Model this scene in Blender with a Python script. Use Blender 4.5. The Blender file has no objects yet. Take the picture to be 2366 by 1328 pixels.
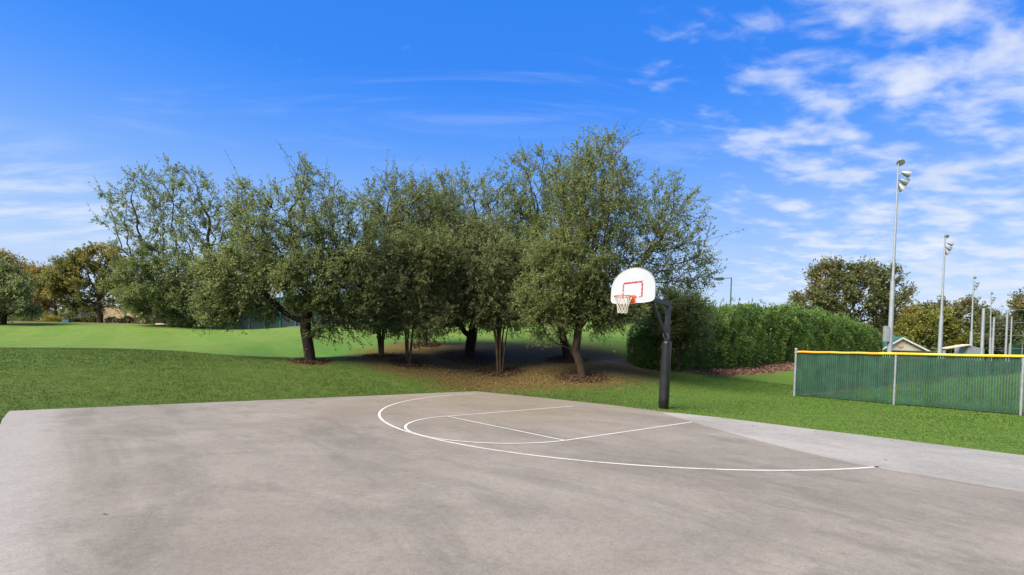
import bpy, bmesh, math, random
import numpy as np
from mathutils import Matrix, Vector

random.seed(7)
rng = np.random.default_rng(11)
scene = bpy.context.scene
COL = scene.collection
R = math.radians

# ------------------------------------------------------------------ camera
EYE = 1.6
FPX, WPX, HPX = 1190.0, 2366.0, 1328.0          # focal length and frame in photo pixels
ROLL = math.atan(0.02706)
PITCH = R(1.0)                                   # slightly down, lens shifted up
PPX = 1183.0
PPY = 777 + 0.02706 * (1183 - 103) + FPX * math.tan(PITCH)
cam_data = bpy.data.cameras.new('camera')
cam = bpy.data.objects.new('camera', cam_data)
COL.objects.link(cam)
cam_data.sensor_width = 36.0
cam_data.lens = FPX / WPX * 36.0
cam_data.shift_y = (PPY - HPX / 2) / WPX
cam_data.clip_end = 9000
cam.matrix_world = (Matrix.Translation((0, 0, EYE)) @ Matrix.Rotation(R(90) - PITCH, 4, 'X')
                    @ Matrix.Rotation(ROLL, 4, 'Z'))
scene.camera = cam

# ------------------------------------------------------------------ exposure
vs = scene.view_settings
vs.view_transform = 'Standard'
vs.look = 'None'
vs.gamma = 1.0
vs.use_curve_mapping = False
vs.exposure = 1.45
scene.cycles.max_bounces = 14
scene.cycles.diffuse_bounces = 8
scene.cycles.transmission_bounces = 8

# ------------------------------------------------------------------ sun
SUN_EL, SUN_AZ = R(45), R(-127)                   # azimuth from +Y, negative = left of the view
sun_dir = Vector((math.sin(SUN_AZ) * math.cos(SUN_EL), math.cos(SUN_AZ) * math.cos(SUN_EL), math.sin(SUN_EL)))
sd = bpy.data.lights.new('sun', 'SUN')
sd.energy = 4.2
sd.angle = R(40)
sd.color = (1.0, 0.89, 0.70)
sun = bpy.data.objects.new('sun', sd)
COL.objects.link(sun)
sun.rotation_euler = sun_dir.to_track_quat('Z', 'Y').to_euler()

# ------------------------------------------------------------------ world / sky
world = bpy.data.worlds.new('World')
scene.world = world
world.use_nodes = True


class NT:
    """small helper for node trees"""
    def __init__(self, tree):
        self.t = tree
        tree.nodes.clear()

    def n(self, typ, **kw):
        nd = self.t.nodes.new(typ)
        for k, v in kw.items():
            if k == 'inp':
                for i, val in v.items():
                    self.set(nd, i, val)
            else:
                setattr(nd, k, v)
        return nd

    def set(self, nd, i, val):
        s = nd.inputs[i]
        if isinstance(val, bpy.types.NodeSocket):
            self.t.links.new(val, s)
        else:
            if hasattr(s.default_value, '__len__') and len(s.default_value) == 4 and len(val) == 3:
                val = (*val, 1.0)
            s.default_value = val

    def math(self, op, a, b=0.0, c=0.0, clamp=False):
        nd = self.n('ShaderNodeMath', operation=op, use_clamp=clamp)
        self.set(nd, 0, a); self.set(nd, 1, b)
        if op in ('MULTIPLY_ADD', 'COMPARE', 'SMOOTH_MIN', 'SMOOTH_MAX'):
            self.set(nd, 2, c)
        return nd.outputs[0]

    def mix(self, fac, a, b, blend='MIX'):
        nd = self.n('ShaderNodeMix', data_type='RGBA', blend_type=blend)
        self.set(nd, 0, fac); self.set(nd, 6, a); self.set(nd, 7, b)
        return nd.outputs[2]

    def ramp(self, fac, lo, hi, a=0.0, b=1.0, smooth=True):
        nd = self.n('ShaderNodeMapRange', interpolation_type='SMOOTHSTEP' if smooth else 'LINEAR')
        self.set(nd, 0, fac); self.set(nd, 1, lo); self.set(nd, 2, hi); self.set(nd, 3, a); self.set(nd, 4, b)
        return nd.outputs[0]

    def noise(self, vec, scale, detail=4.0, rough=0.55, dist=0.0, out=0):
        nd = self.n('ShaderNodeTexNoise')
        if vec is not None:
            self.set(nd, 'Vector', vec)
        self.set(nd, 'Scale', scale); self.set(nd, 'Detail', detail)
        self.set(nd, 'Roughness', rough); self.set(nd, 'Distortion', dist)
        return nd.outputs[out]

    def mapping(self, vec, loc=(0, 0, 0), rot=(0, 0, 0), scale=(1, 1, 1)):
        nd = self.n('ShaderNodeMapping')
        self.set(nd, 0, vec); self.set(nd, 1, loc); self.set(nd, 2, rot); self.set(nd, 3, scale)
        return nd.outputs[0]


def build_sky():
    w = NT(world.node_tree)
    geo = w.n('ShaderNodeTexCoord')
    d = geo.outputs['Generated']
    sep = w.n('ShaderNodeSeparateXYZ', inp={0: d})
    x, y, z = sep.outputs
    zc = w.math('MAXIMUM', z, 0.0)
    sky = w.n('ShaderNodeTexSky', sky_type='NISHITA', sun_disc=False)
    sky.sun_elevation = SUN_EL
    sky.sun_rotation = SUN_AZ
    sky.altitude = 100
    sky.air_density = 1.0
    sky.dust_density = 0.6
    sky.ozone_density = 2.0
    hs = w.n('ShaderNodeHueSaturation', inp={0: 0.508, 1: SKY_SAT, 2: SKY_VAL, 4: sky.outputs[0]})
    # a deep autumn-blue zenith paling towards the horizon
    rp = w.n('ShaderNodeValToRGB')
    w.set(rp, 0, zc)
    cr = rp.color_ramp
    cr.interpolation = 'B_SPLINE'
    stops = SKY_STOPS
    cr.elements[0].position, cr.elements[0].color = stops[0][0], (*stops[0][1], 1)
    cr.elements[1].position, cr.elements[1].color = stops[-1][0], (*stops[-1][1], 1)
    for q, c in stops[1:-1]:
        e = cr.elements.new(q); e.color = (*c, 1)
    grad = w.n('ShaderNodeVectorMath', operation='SCALE')
    w.set(grad, 0, rp.outputs[0]); w.set(grad, 3, 5.0)
    base = w.mix(0.10, grad.outputs[0], hs.outputs[0])
    # cloud deck: the view direction met with a flat layer
    den = w.math('ADD', zc, 0.17)
    px = w.math('DIVIDE', x, den)
    py = w.math('DIVIDE', y, den)
    comb = w.n('ShaderNodeCombineXYZ', inp={0: px, 1: py, 2: 0.0})
    p = comb.outputs[0]
    # coverage grows to the right of the view and behind it
    m = w.math('ADD', w.math('SUBTRACT', px, w.math('MULTIPLY', py, 0.48)), 0.52)
    cov = w.ramp(m, -0.15, 0.80, 0.0, 1.0)
    # puffs drawn out a little along the wind, ragged at the edges
    wob = w.noise(p, 3.0, 3.0, 0.5, 0.0, out=1)
    pw = w.n('ShaderNodeVectorMath', operation='MULTIPLY_ADD')
    w.set(pw, 0, wob); w.set(pw, 1, (.10, .10, 0)); w.set(pw, 2, p)
    pw = pw.outputs[0]
    pm = w.mapping(pw, loc=CLOUD_LOC, rot=(0, 0, R(-28)), scale=(1.0, 1.5, 1))
    n1 = w.noise(pm, 5.0, 2.5, 0.5, 0.0)
    n2 = w.noise(w.mapping(p, loc=(8.3, 4.0, 0)), 0.8, 2.0, 0.5, 0.2)
    n3 = w.noise(w.mapping(pw, loc=(1.0, 9.0, 0), rot=(0, 0, R(-28)), scale=(1.0, 1.5, 1)), 15.0, 5.0, 0.62, 0.2)
    nn = w.math('ADD', w.math('MULTIPLY', n1, 0.66), w.math('MULTIPLY', n2, 0.22))
    nn = w.math('ADD', nn, w.math('MULTIPLY', n3, 0.24))
    thr = w.ramp(cov, 0.0, 1.0, 0.74, 0.492, smooth=False)
    thr = w.math('SUBTRACT', thr, w.ramp(m, 1.3, 3.5, 0.0, 0.10))      # extra unseen cloud behind and right of view, added as white fill
    dd = w.math('SUBTRACT', nn, thr)
    cl = w.math('MULTIPLY', w.ramp(dd, -0.04, 0.25), 0.88)
    # thin high wisps everywhere
    wm = w.mapping(p, loc=WISP_LOC, rot=(0, 0, R(-12)), scale=(0.55, 2.2, 1))
    wn = w.noise(wm, 1.3, 6.0, 0.62, 0.8)
    wis = w.math('MULTIPLY', w.ramp(wn, 0.55, 0.85), 0.28)
    # one thin low bank off to the left
    bk = w.n('ShaderNodeVectorMath', operation='DISTANCE')
    w.set(bk, 0, w.mapping(p, scale=(1.0, .7, 1))); w.set(bk, 1, (-1.95, 1.45, 0))
    bank = w.math('MULTIPLY', w.ramp(bk.outputs['Value'], 0.1, 0.75, 1.0, 0.0), w.ramp(w.noise(w.mapping(p, scale=(.8, 2.6, 1)), 3.2, 5.0, 0.6, 0.3), 0.36, 0.7))
    wis = w.math('MAXIMUM', wis, w.math('MULTIPLY', bank, 0.6))
    fac = w.math('MAXIMUM', cl, wis)
    fac = w.math('MULTIPLY', fac, w.ramp(z, 0.0, 0.14, 0.35, 1.0))
    shade = w.noise(w.mapping(p, loc=(2.0, 5.0, 0)), 1.6, 4.0, 0.55)
    thick = w.math('MULTIPLY', w.ramp(dd, 0.05, 0.3), w.ramp(shade, 0.42, 0.66))
    ccol = w.mix(thick, CLOUD_HI, CLOUD_LO)
    colr = w.mix(w.math('MULTIPLY', fac, 0.93), base, ccol)
    bg = w.n('ShaderNodeBackground', inp={0: colr, 1: 0.0755})
    out = w.n('ShaderNodeOutputWorld')
    w.t.links.new(bg.outputs[0], out.inputs[0])


CLOUD_LOC = (0.4, 6.2, 0)
WISP_LOC = (9.3, 4.4, 0)
SKY_SAT, SKY_VAL = 1.35, 0.9
SKY_STOPS = [(0.0, (.70, .78, .95)), (.10, (.54, .68, .92)), (.20, (.36, .575, .955)), (.34, (.105, .345, .99)), (.46, (.035, .26, .99)), (1.0, (.01, .15, .72))]
CLOUD_HI, CLOUD_LO = (4.35, 4.5, 4.85), (3.3, 3.5, 4.0)
build_sky()

# ------------------------------------------------------------------ photo pixel -> place
_c, _s = math.cos(ROLL), math.sin(ROLL)
_fw = np.array([0, math.cos(PITCH), -math.sin(PITCH)])
_up = np.array([0, math.sin(PITCH), math.cos(PITCH)])


def ray(px, py):
    dx, dy = px - PPX, py - PPY
    u = _c * dx + _s * dy
    v = -_s * dx + _c * dy
    return np.array([u, 0, 0]) + _fw * FPX - _up * v


def G(px, py, z=0.0):
    """ground point (flat level z) seen at a pixel"""
    d = ray(px, py)
    t = (z - EYE) / d[2]
    return np.array([d[0] * t, d[1] * t, z])


def W(px, py, D):
    """point at distance D along the view axis"""
    d = ray(px, py)
    return np.array([0, 0, EYE]) + d * (D / d[1])


def mpp(D):
    return D / FPX


CO = G(1100, 905)[:2]                              # far corner of the court
CU = np.array([-.752, -.659]); CU /= np.linalg.norm(CU)
CV = np.array([-CU[1], CU[0]])


def court(s, t, z=0.0):
    p = CO + CU * s + CV * t
    return (p[0], p[1], z)


def to_court(x, y):
    r = np.stack([np.asarray(x) - CO[0], np.asarray(y) - CO[1]], -1)
    return r @ CU, r @ CV


# ------------------------------------------------------------------ terrain
TREES = {  # base pixel and distance of the grove's trees
    'a': (398, 750, 52), 'b': (718, 834, 20), 'c': (880, 822, 23), 'd': (942, 838, 21.5), 'e': (983, 797, 28),
    'f': (1085, 825, 25.5), 'g': (1155, 860, 23), 'h': (1312, 830, 25), 'i': (1345, 870, 21), 'j': (1572, 856, 25.6)}
HEDGE = [(1486, 853, 25.4), (1560, 858, 26), (1630, 857, 27.2), (1700, 852, 29), (1765, 846, 30.8), (1830, 838, 33),
         (1890, 836, 35.8), (1950, 836, 39), (2045, 836, 46)]
ctrl = list(TREES.values()) + HEDGE + [
    (0, 808, 16.5), (100, 808, 17.2), (200, 807, 18), (330, 808, 19), (480, 818, 19.5), (600, 827, 20),
    (-300, 812, 16), (-300, 790, 30), (-300, 745, 58),
    (0, 795, 33), (200, 796, 33), (400, 796, 33), (0, 770, 45), (200, 771, 45), (400, 772, 45),
    (0, 742, 58), (200, 744, 60), (400, 750, 56), (480, 756, 54), (540, 761, 52), (700, 753, 52), (860, 745, 52), (1100, 738, 52),
    (600, 792, 30), (600, 775, 40), (800, 803, 27), (800, 772, 38), (1000, 775, 36), (1250, 780, 33), (1300, 741, 48), (1440, 745, 42),
    (1440, 800, 30), (1430, 845, 24), (1000, 748, 46), (1200, 742, 46),
    (1600, 878, 24.0), (1720, 878, 25.8), (1826, 868, 29.0), (1500, 760, 40)]
cp = [W(*c) for c in ctrl]
for x, y, z in [(-16, 22.5, .98), (-13, 25, .98), (-9.5, 26, 1.0), (-20, 24, .98), (-24, 26, 1.0)]:
    cp.append(np.array([x, y, z]))                   # swale behind the crest
for x, y in [(14, 24), (18, 24), (25, 30), (35, 36), (45, 50), (60, 60), (90, 85), (90, 40), (60, 30), (30, 15), (30, 2), (60, 0), (90, 0),
             (-14, 0), (-30, 0), (-60, 0), (-20, 7), (-14.5, 9), (8, 16), (10, 14.5), (12, 12), (12, 20), (8.5, 19.5), (6.5, 18)]:
    cp.append(np.array([x, y, 0.0]))
for x, y, z in [(-60, 30, 1.3), (-60, 60, 3.2), (-60, 90, 3.2), (-30, 90, 3.4), (0, 90, 3.4), (25, 90, 2.4), (45, 90, .5), (18, 50, 2.6), (25, 62, 2.0), (38, 66, .9), (-60, 18, .8)]:
    cp.append(np.array([x, y, z]))
for t in np.arange(0, 15, 1.5):
    cp.append(np.array(court(-1.6 if t > 3 else -.6, t)))
for s in np.arange(0, 14, 1.5):
    cp.append(np.array(court(s, -.35)))
for t in np.arange(1, 12, 2):
    cp.append(np.array(court(13, t)))
cp = np.array(cp)


def _tps(r2):
    return np.where(r2 > 1e-9, 0.5 * r2 * np.log(np.maximum(r2, 1e-9)), 0)


_n = len(cp)
_K = _tps(((cp[:, None, :2] - cp[None, :, :2]) ** 2).sum(-1)) + np.eye(_n) * 0.02
_P = np.c_[np.ones(_n), cp[:, :2]]
_A = np.block([[_K, _P], [_P.T, np.zeros((3, 3))]])
_wt = np.linalg.solve(_A, np.r_[cp[:, 2], 0, 0, 0])
EDGE_PX = [(1100, 904.5), (1253, 920), (1415, 937.5), (1529, 952), (1686, 969), (1848, 990), (2010, 1009.5), (2100, 1021), (2366, 1055)]
edge_st = []
for p in EDGE_PX:
    g = G(*p)
    s_, t_ = to_court(g[0], g[1])
    edge_st.append((float(s_), float(t_)))
edge_st[0] = (0.0, 0.0)
edge_st.append((edge_st[-1][0] + .1, 30.0))
_es = np.array(edge_st)
SL, ST = 12.25, 30.0


def court_dist(x, y):
    """signed distance outside the court slab (negative on it), roughly"""
    s, t = to_court(x, y)
    s0 = np.interp(t, _es[:, 1], _es[:, 0])
    return np.maximum.reduce([s0 - s, s - SL, -t, t - ST])


def terrain(x, y):
    x = np.asarray(x, float); y = np.asarray(y, float)
    xc = np.clip(x, -60, 90); yc = np.clip(y, 0, 90)
    sh = xc.shape
    q = np.c_[xc.ravel(), yc.ravel()]
    z = np.empty(len(q))
    for i in range(0, len(q), 20000):
        b = q[i:i + 20000]
        z[i:i + 20000] = _tps(((b[:, None] - cp[None, :, :2]) ** 2).sum(-1)) @ _wt[:_n] + np.c_[np.ones(len(b)), b] @ _wt[_n:]
    z = z.reshape(sh)
    w = np.clip(court_dist(x, y) / 2.0, 0, 1)
    w = w * w * (3 - 2 * w)
    # the ball field and everything right of the fence corner is level
    s, t = to_court(x, y)
    f = np.clip((t - 6.0) / 1.5, 0, 1)
    f = 1 - f * f * (3 - 2 * f)
    z = z * w * f
    return np.where(y < 0, np.maximum(z, 0), np.maximum(z, -.02))


def tz(x, y):
    return float(terrain(np.array([x]), np.array([y]))[0])


# ------------------------------------------------------------------ mesh helpers
def mesh_np(name, verts, faces, mat=None, smooth=False):
    verts = np.asarray(verts, np.float32)
    faces = np.asarray(faces, np.int32)
    k = faces.shape[1]
    me = bpy.data.meshes.new(name)
    me.vertices.add(len(verts)); me.vertices.foreach_set('co', verts.ravel())
    me.loops.add(faces.size); me.loops.foreach_set('vertex_index', faces.ravel())
    me.polygons.add(len(faces)); me.polygons.foreach_set('loop_start', np.arange(0, faces.size, k, dtype=np.int32))
    if smooth:
        me.polygons.foreach_set('use_smooth', np.ones(len(faces), bool))
    me.update(calc_edges=True)
    if mat:
        me.materials.append(mat)
    return me


class MB:
    """collects simple solids into one mesh"""
    def __init__(self):
        self.v = []; self.f = []

    def add(self, vs_, fs_):
        o = len(self.v)
        self.v += [tuple(map(float, v)) for v in vs_]
        self.f += [tuple(i + o for i in f) for f in fs_]
        return self

    def box(self, c, size, ax=None, ay=None, az=None):
        c = np.array(c, float)
        ax = np.array(ax if ax is not None else (1, 0, 0), float)
        ay = np.array(ay if ay is not None else (0, 1, 0), float)
        az = np.array(az if az is not None else (0, 0, 1), float)
        hx, hy, hz = [q / 2 for q in size]
        vs_ = [c + ax * i * hx + ay * j * hy + az * k * hz for k in (-1, 1) for j in (-1, 1) for i in (-1, 1)]
        return self.add(vs_, [(0, 2, 3, 1), (4, 5, 7, 6), (0, 1, 5, 4), (2, 6, 7, 3), (0, 4, 6, 2), (1, 3, 7, 5)])

    def beam(self, a, b, w, h, up=(0, 0, 1)):
        a = np.array(a, float); b = np.array(b, float)
        d = b - a; L = np.linalg.norm(d); d /= L
        s = np.cross(d, up); s /= np.linalg.norm(s)
        u = np.cross(s, d)
        return self.box((a + b) / 2, (L, w, h), d, s, u)

    def tube(self, pts, rad, n=8, caps=True, closed=False):
        pts = [np.array(p, float) for p in pts]
        if not hasattr(rad, '__len__'):
            rad = [rad] * len(pts)
        m = len(pts)
        vs_, fs_ = [], []
        prev = None
        for i, p in enumerate(pts):
            if closed:
                d = pts[(i + 1) % m] - pts[i - 1]
            else:
                d = pts[min(i + 1, m - 1)] - pts[max(i - 1, 0)]
            d = d / (np.linalg.norm(d) + 1e-9)
            if prev is None:
                a = np.array((0, 0, 1.)) if abs(d[2]) < .9 else np.array((1., 0, 0))
                s = np.cross(d, a)
            else:
                s = prev - d * (prev @ d)
            s /= np.linalg.norm(s) + 1e-9
            prev = s
            u = np.cross(d, s)
            for k in range(n):
                a = 2 * math.pi * k / n
                vs_.append(p + (s * math.cos(a) + u * math.sin(a)) * rad[i])
        for i in range(m if closed else m - 1):
            j = (i + 1) % m
            for k in range(n):
                k2 = (k + 1) % n
                fs_.append((i * n + k, i * n + k2, j * n + k2, j * n + k))
        if caps and not closed:
            k0 = len(vs_)
            vs_ += vs_[:n] + vs_[(m - 1) * n:m * n]
            fs_.append(tuple(reversed(range(k0, k0 + n))))
            fs_.append(tuple(range(k0 + n, k0 + 2 * n)))
        return self.add(vs_, fs_)

    def build(self, name, mat, parent=None, smooth=False, bevel=0.0):
        me = bpy.data.meshes.new(name)
        me.from_pydata(self.v, [], self.f)
        if smooth:
            for p in me.polygons:
                p.use_smooth = True
        me.materials.append(mat)
        me.update()
        o = link(name, me, parent)
        if bevel:
            bv = o.modifiers.new('bevel', 'BEVEL')
            bv.width = bevel; bv.segments = 2; bv.limit_method = 'ANGLE'
        return o


def link(name, data, parent=None):
    o = bpy.data.objects.new(name, data)
    COL.objects.link(o)
    if parent is not None:
        o.parent = parent
        o.matrix_parent_inverse = Matrix.Translation(-Vector(parent.location))
    return o


def tag(o, label=None, cat=None, group=None, kind=None):
    if label: o['label'] = label
    if cat: o['category'] = cat
    if group: o['group'] = group
    if kind: o['kind'] = kind
    return o


def thing(name, loc, label, cat, group=None):
    o = bpy.data.objects.new(name, None)
    COL.objects.link(o)
    o.location = tuple(map(float, loc))
    o.empty_display_size = .2
    return tag(o, label, cat, group)


# ------------------------------------------------------------------ materials
def new_mat(name):
    m = bpy.data.materials.new(name)
    m.use_nodes = True
    return m, NT(m.node_tree)


def finish(t, shader):
    o = t.n('ShaderNodeOutputMaterial')
    t.t.links.new(shader, o.inputs[0])


def bump(t, h, strength, dist):
    b = t.n('ShaderNodeBump', inp={'Strength': strength, 'Distance': dist, 'Height': h})
    return b.outputs[0]


def mat_plain(name, c, rough=.5, metal=0.0, var=.12, scale=6.0, spec=.5, bmp=0.0, dirt=None):
    m, t = new_mat(name)
    g = t.n('ShaderNodeTexCoord')
    n = t.noise(g.outputs['Object'], scale, 5, .6)
    c1 = tuple(q * (1 - var) for q in c); c2 = tuple(min(1, q * (1 + var)) for q in c)
    col = t.mix(t.ramp(n, .3, .7), c1, c2)
    if dirt:
        n2 = t.noise(g.outputs['Object'], scale * .6, 6, .7, .5)
        col = t.mix(t.math('MULTIPLY', t.ramp(n2, .52, .75), dirt[1]), col, dirt[0])
    p = t.n('ShaderNodeBsdfPrincipled', inp={'Base Color': col, 'Metallic': metal, 'Specular IOR Level': spec,
                                             'Roughness': t.ramp(n, .2, .8, rough * .85, min(1, rough * 1.15))})
    if bmp:
        t.set(p, 'Normal', bump(t, t.noise(g.outputs['Object'], scale * 12, 3, .6), bmp, .004))
    finish(t, p.outputs[0])
    return m


def mat_leaf(name, dark, light, tip=None, trans=.35, rough=.55, big=.35):
    """foliage: colour varies leaf by leaf and in larger patches"""
    m, t = new_mat(name)
    geo = t.n('ShaderNodeNewGeometry')
    rnd = geo.outputs['Random Per Island']
    g = t.n('ShaderNodeTexCoord')
    n = t.noise(g.outputs['Object'], big, 3, .5)
    nc = t.noise(g.outputs['Object'], big * 4.5, 2, .5)
    f = t.math('ADD', t.math('MULTIPLY', rnd, .35), t.math('MULTIPLY', t.ramp(n, .35, .65), .30))
    f = t.math('ADD', f, t.math('MULTIPLY', t.ramp(nc, .36, .64), .35))
    col = t.mix(f, dark, light)
    if tip:
        n2 = t.noise(t.mapping(g.outputs['Object'], loc=(4, 9, 2)), big * 1.7, 3, .5)
        col = t.mix(t.math('MULTIPLY', t.ramp(n2, .5, .68), t.ramp(rnd, 0, 1, .35, 1.0)), col, tip)
    p = t.n('ShaderNodeBsdfPrincipled', inp={'Base Color': col, 'Roughness': rough, 'Specular IOR Level': .35})
    tr = t.n('ShaderNodeBsdfTranslucent', inp={0: t.mix(.3, col, (.22, .26, .08))})
    mx = t.n('ShaderNodeMixShader', inp={0: trans, 1: p.outputs[0], 2: tr.outputs[0]})
    finish(t, mx.outputs[0])
    return m


def mat_bark(name, c):
    m, t = new_mat(name)
    g = t.n('ShaderNodeTexCoord')
    v = t.mapping(g.outputs['Object'], scale=(1, 1, .22))
    n = t.noise(v, 16, 6, .65, .4)
    n2 = t.noise(g.outputs['Object'], 2.2, 3, .5)
    col = t.mix(t.ramp(n, .3, .7), tuple(q * .45 for q in c), tuple(q * 1.35 for q in c))
    col = t.mix(t.math('MULTIPLY', t.ramp(n2, .45, .7), .3), col, tuple(q * 1.6 for q in c))
    p = t.n('ShaderNodeBsdfPrincipled', inp={'Base Color': col, 'Roughness': .9, 'Specular IOR Level': .2,
                                             'Normal': bump(t, n, .8, .02)})
    finish(t, p.outputs[0])
    return m


def turf_nodes(t, pos):
    """base turf colours from place: shade-darkened olive near bank, lush field, mid green lawn on the right"""
    n_big = t.noise(pos, .35, 4, .55)
    n_mid = t.noise(pos, 2.6, 4, .6)
    n_fine = t.noise(pos, 38, 3, .7)
    return n_big, n_mid, n_fine


def mat_ground():
    m, t = new_mat('turf_and_soil')
    geo = t.n('ShaderNodeNewGeometry')
    pos = geo.outputs['Position']
    at = lambda nm: t.n('ShaderNodeAttribute', attribute_name=nm).outputs['Fac']
    sunlit, bare, mulch, chips, right = at('sunlit'), at('bare'), at('mulch'), at('chips'), at('lawn')
    nb, nm_, nf = turf_nodes(t, pos)
    stre = t.noise(t.mapping(pos, rot=(0, 0, R(41)), scale=(.25, 2.2, 1)), 2.0, 4, .6)
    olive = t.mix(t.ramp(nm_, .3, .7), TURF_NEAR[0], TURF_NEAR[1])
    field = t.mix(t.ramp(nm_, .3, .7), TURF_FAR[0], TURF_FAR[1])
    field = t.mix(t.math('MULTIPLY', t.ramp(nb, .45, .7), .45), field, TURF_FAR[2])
    lawn = t.mix(t.ramp(stre, .3, .7), TURF_LAWN[0], TURF_LAWN[1])
    # deeper green just behind the crest, the top of the rise is drier
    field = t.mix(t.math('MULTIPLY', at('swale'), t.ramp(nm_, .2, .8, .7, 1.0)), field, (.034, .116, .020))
    mow = t.n('ShaderNodeTexWave', wave_type='BANDS', bands_direction='DIAGONAL')
    t.set(mow, 'Vector', t.mapping(pos, rot=(0, 0, R(12)))); t.set(mow, 'Scale', .11); t.set(mow, 'Distortion', 1.2)
    field = t.mix(t.ramp(mow.outputs['Fac'], .3, .7, 0, .16), field, (.18, .25, .066))
    tuf = t.noise(pos, 1.1, 6, .72, .4)
    field = t.mix(t.ramp(tuf, .40, .68, 0, .42), field, (.050, .112, .018))
    pale = t.noise(t.mapping(pos, loc=(5, 8, 0), rot=(0, 0, R(25)), scale=(.35, 1.4, 1)), .8, 6, .7)
    field = t.mix(t.ramp(pale, .54, .72, 0, .28), field, (.20, .225, .07))
    dry = t.math('ADD', at('dry'), t.math('MULTIPLY', t.math('SUBTRACT', nb, .5), .8))
    field = t.mix(t.ramp(dry, .35, .8, 0, .8), field, (.14, .13, .045))
    col = t.mix(sunlit, olive, field)  # bank's shade and far field's sun are put into the turf colours
    col = t.mix(right, col, lawn)
    col = t.mix(t.math('MULTIPLY', t.ramp(nb, .35, .75), .35), col, t.mix(.5, col, (.13, .12, .03)))
    # thatch and bare soil under the trees
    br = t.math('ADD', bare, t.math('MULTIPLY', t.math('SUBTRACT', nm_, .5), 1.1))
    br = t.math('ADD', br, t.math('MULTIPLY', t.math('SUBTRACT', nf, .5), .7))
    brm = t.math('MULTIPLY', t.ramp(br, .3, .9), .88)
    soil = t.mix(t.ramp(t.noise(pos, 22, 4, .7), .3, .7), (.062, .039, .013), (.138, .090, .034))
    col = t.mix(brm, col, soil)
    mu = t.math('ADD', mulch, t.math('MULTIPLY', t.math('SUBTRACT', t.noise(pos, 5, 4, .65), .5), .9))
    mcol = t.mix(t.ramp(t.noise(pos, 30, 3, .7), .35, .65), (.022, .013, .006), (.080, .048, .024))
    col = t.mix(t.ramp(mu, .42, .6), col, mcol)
    ch = t.math('ADD', chips, t.math('MULTIPLY', t.math('SUBTRACT', t.noise(pos, 3.5, 4, .65), .5), .7))
    ccol = t.mix(t.ramp(t.noise(pos, 26, 3, .75), .35, .65), (.10, .052, .034), (.27, .17, .12))
    col = t.mix(t.ramp(ch, .42, .55), col, ccol)
    col = t.mix(t.ramp(nf, .25, .75, .0, .22), col, t.mix(1.0, col, (.45, .45, .4), 'MULTIPLY'))
    p = t.n('ShaderNodeBsdfPrincipled', inp={'Base Color': col, 'Roughness': .95, 'Specular IOR Level': .12,
                                             'Normal': bump(t, t.math('ADD', nf, t.math('MULTIPLY', nm_, .6)), .9, .05)})
    finish(t, p.outputs[0])
    return m


TURF_NEAR = ((.046, .088, .014), (.073, .121, .023))  # olive darkened to carry the near bank's shade
TURF_FAR = ((.074, .158, .025), (.115, .200, .040), (.162, .200, .052))  # green brightened to carry sun on the far field
TURF_LAWN = ((.058, .126, .017), (.100, .172, .032))


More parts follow.
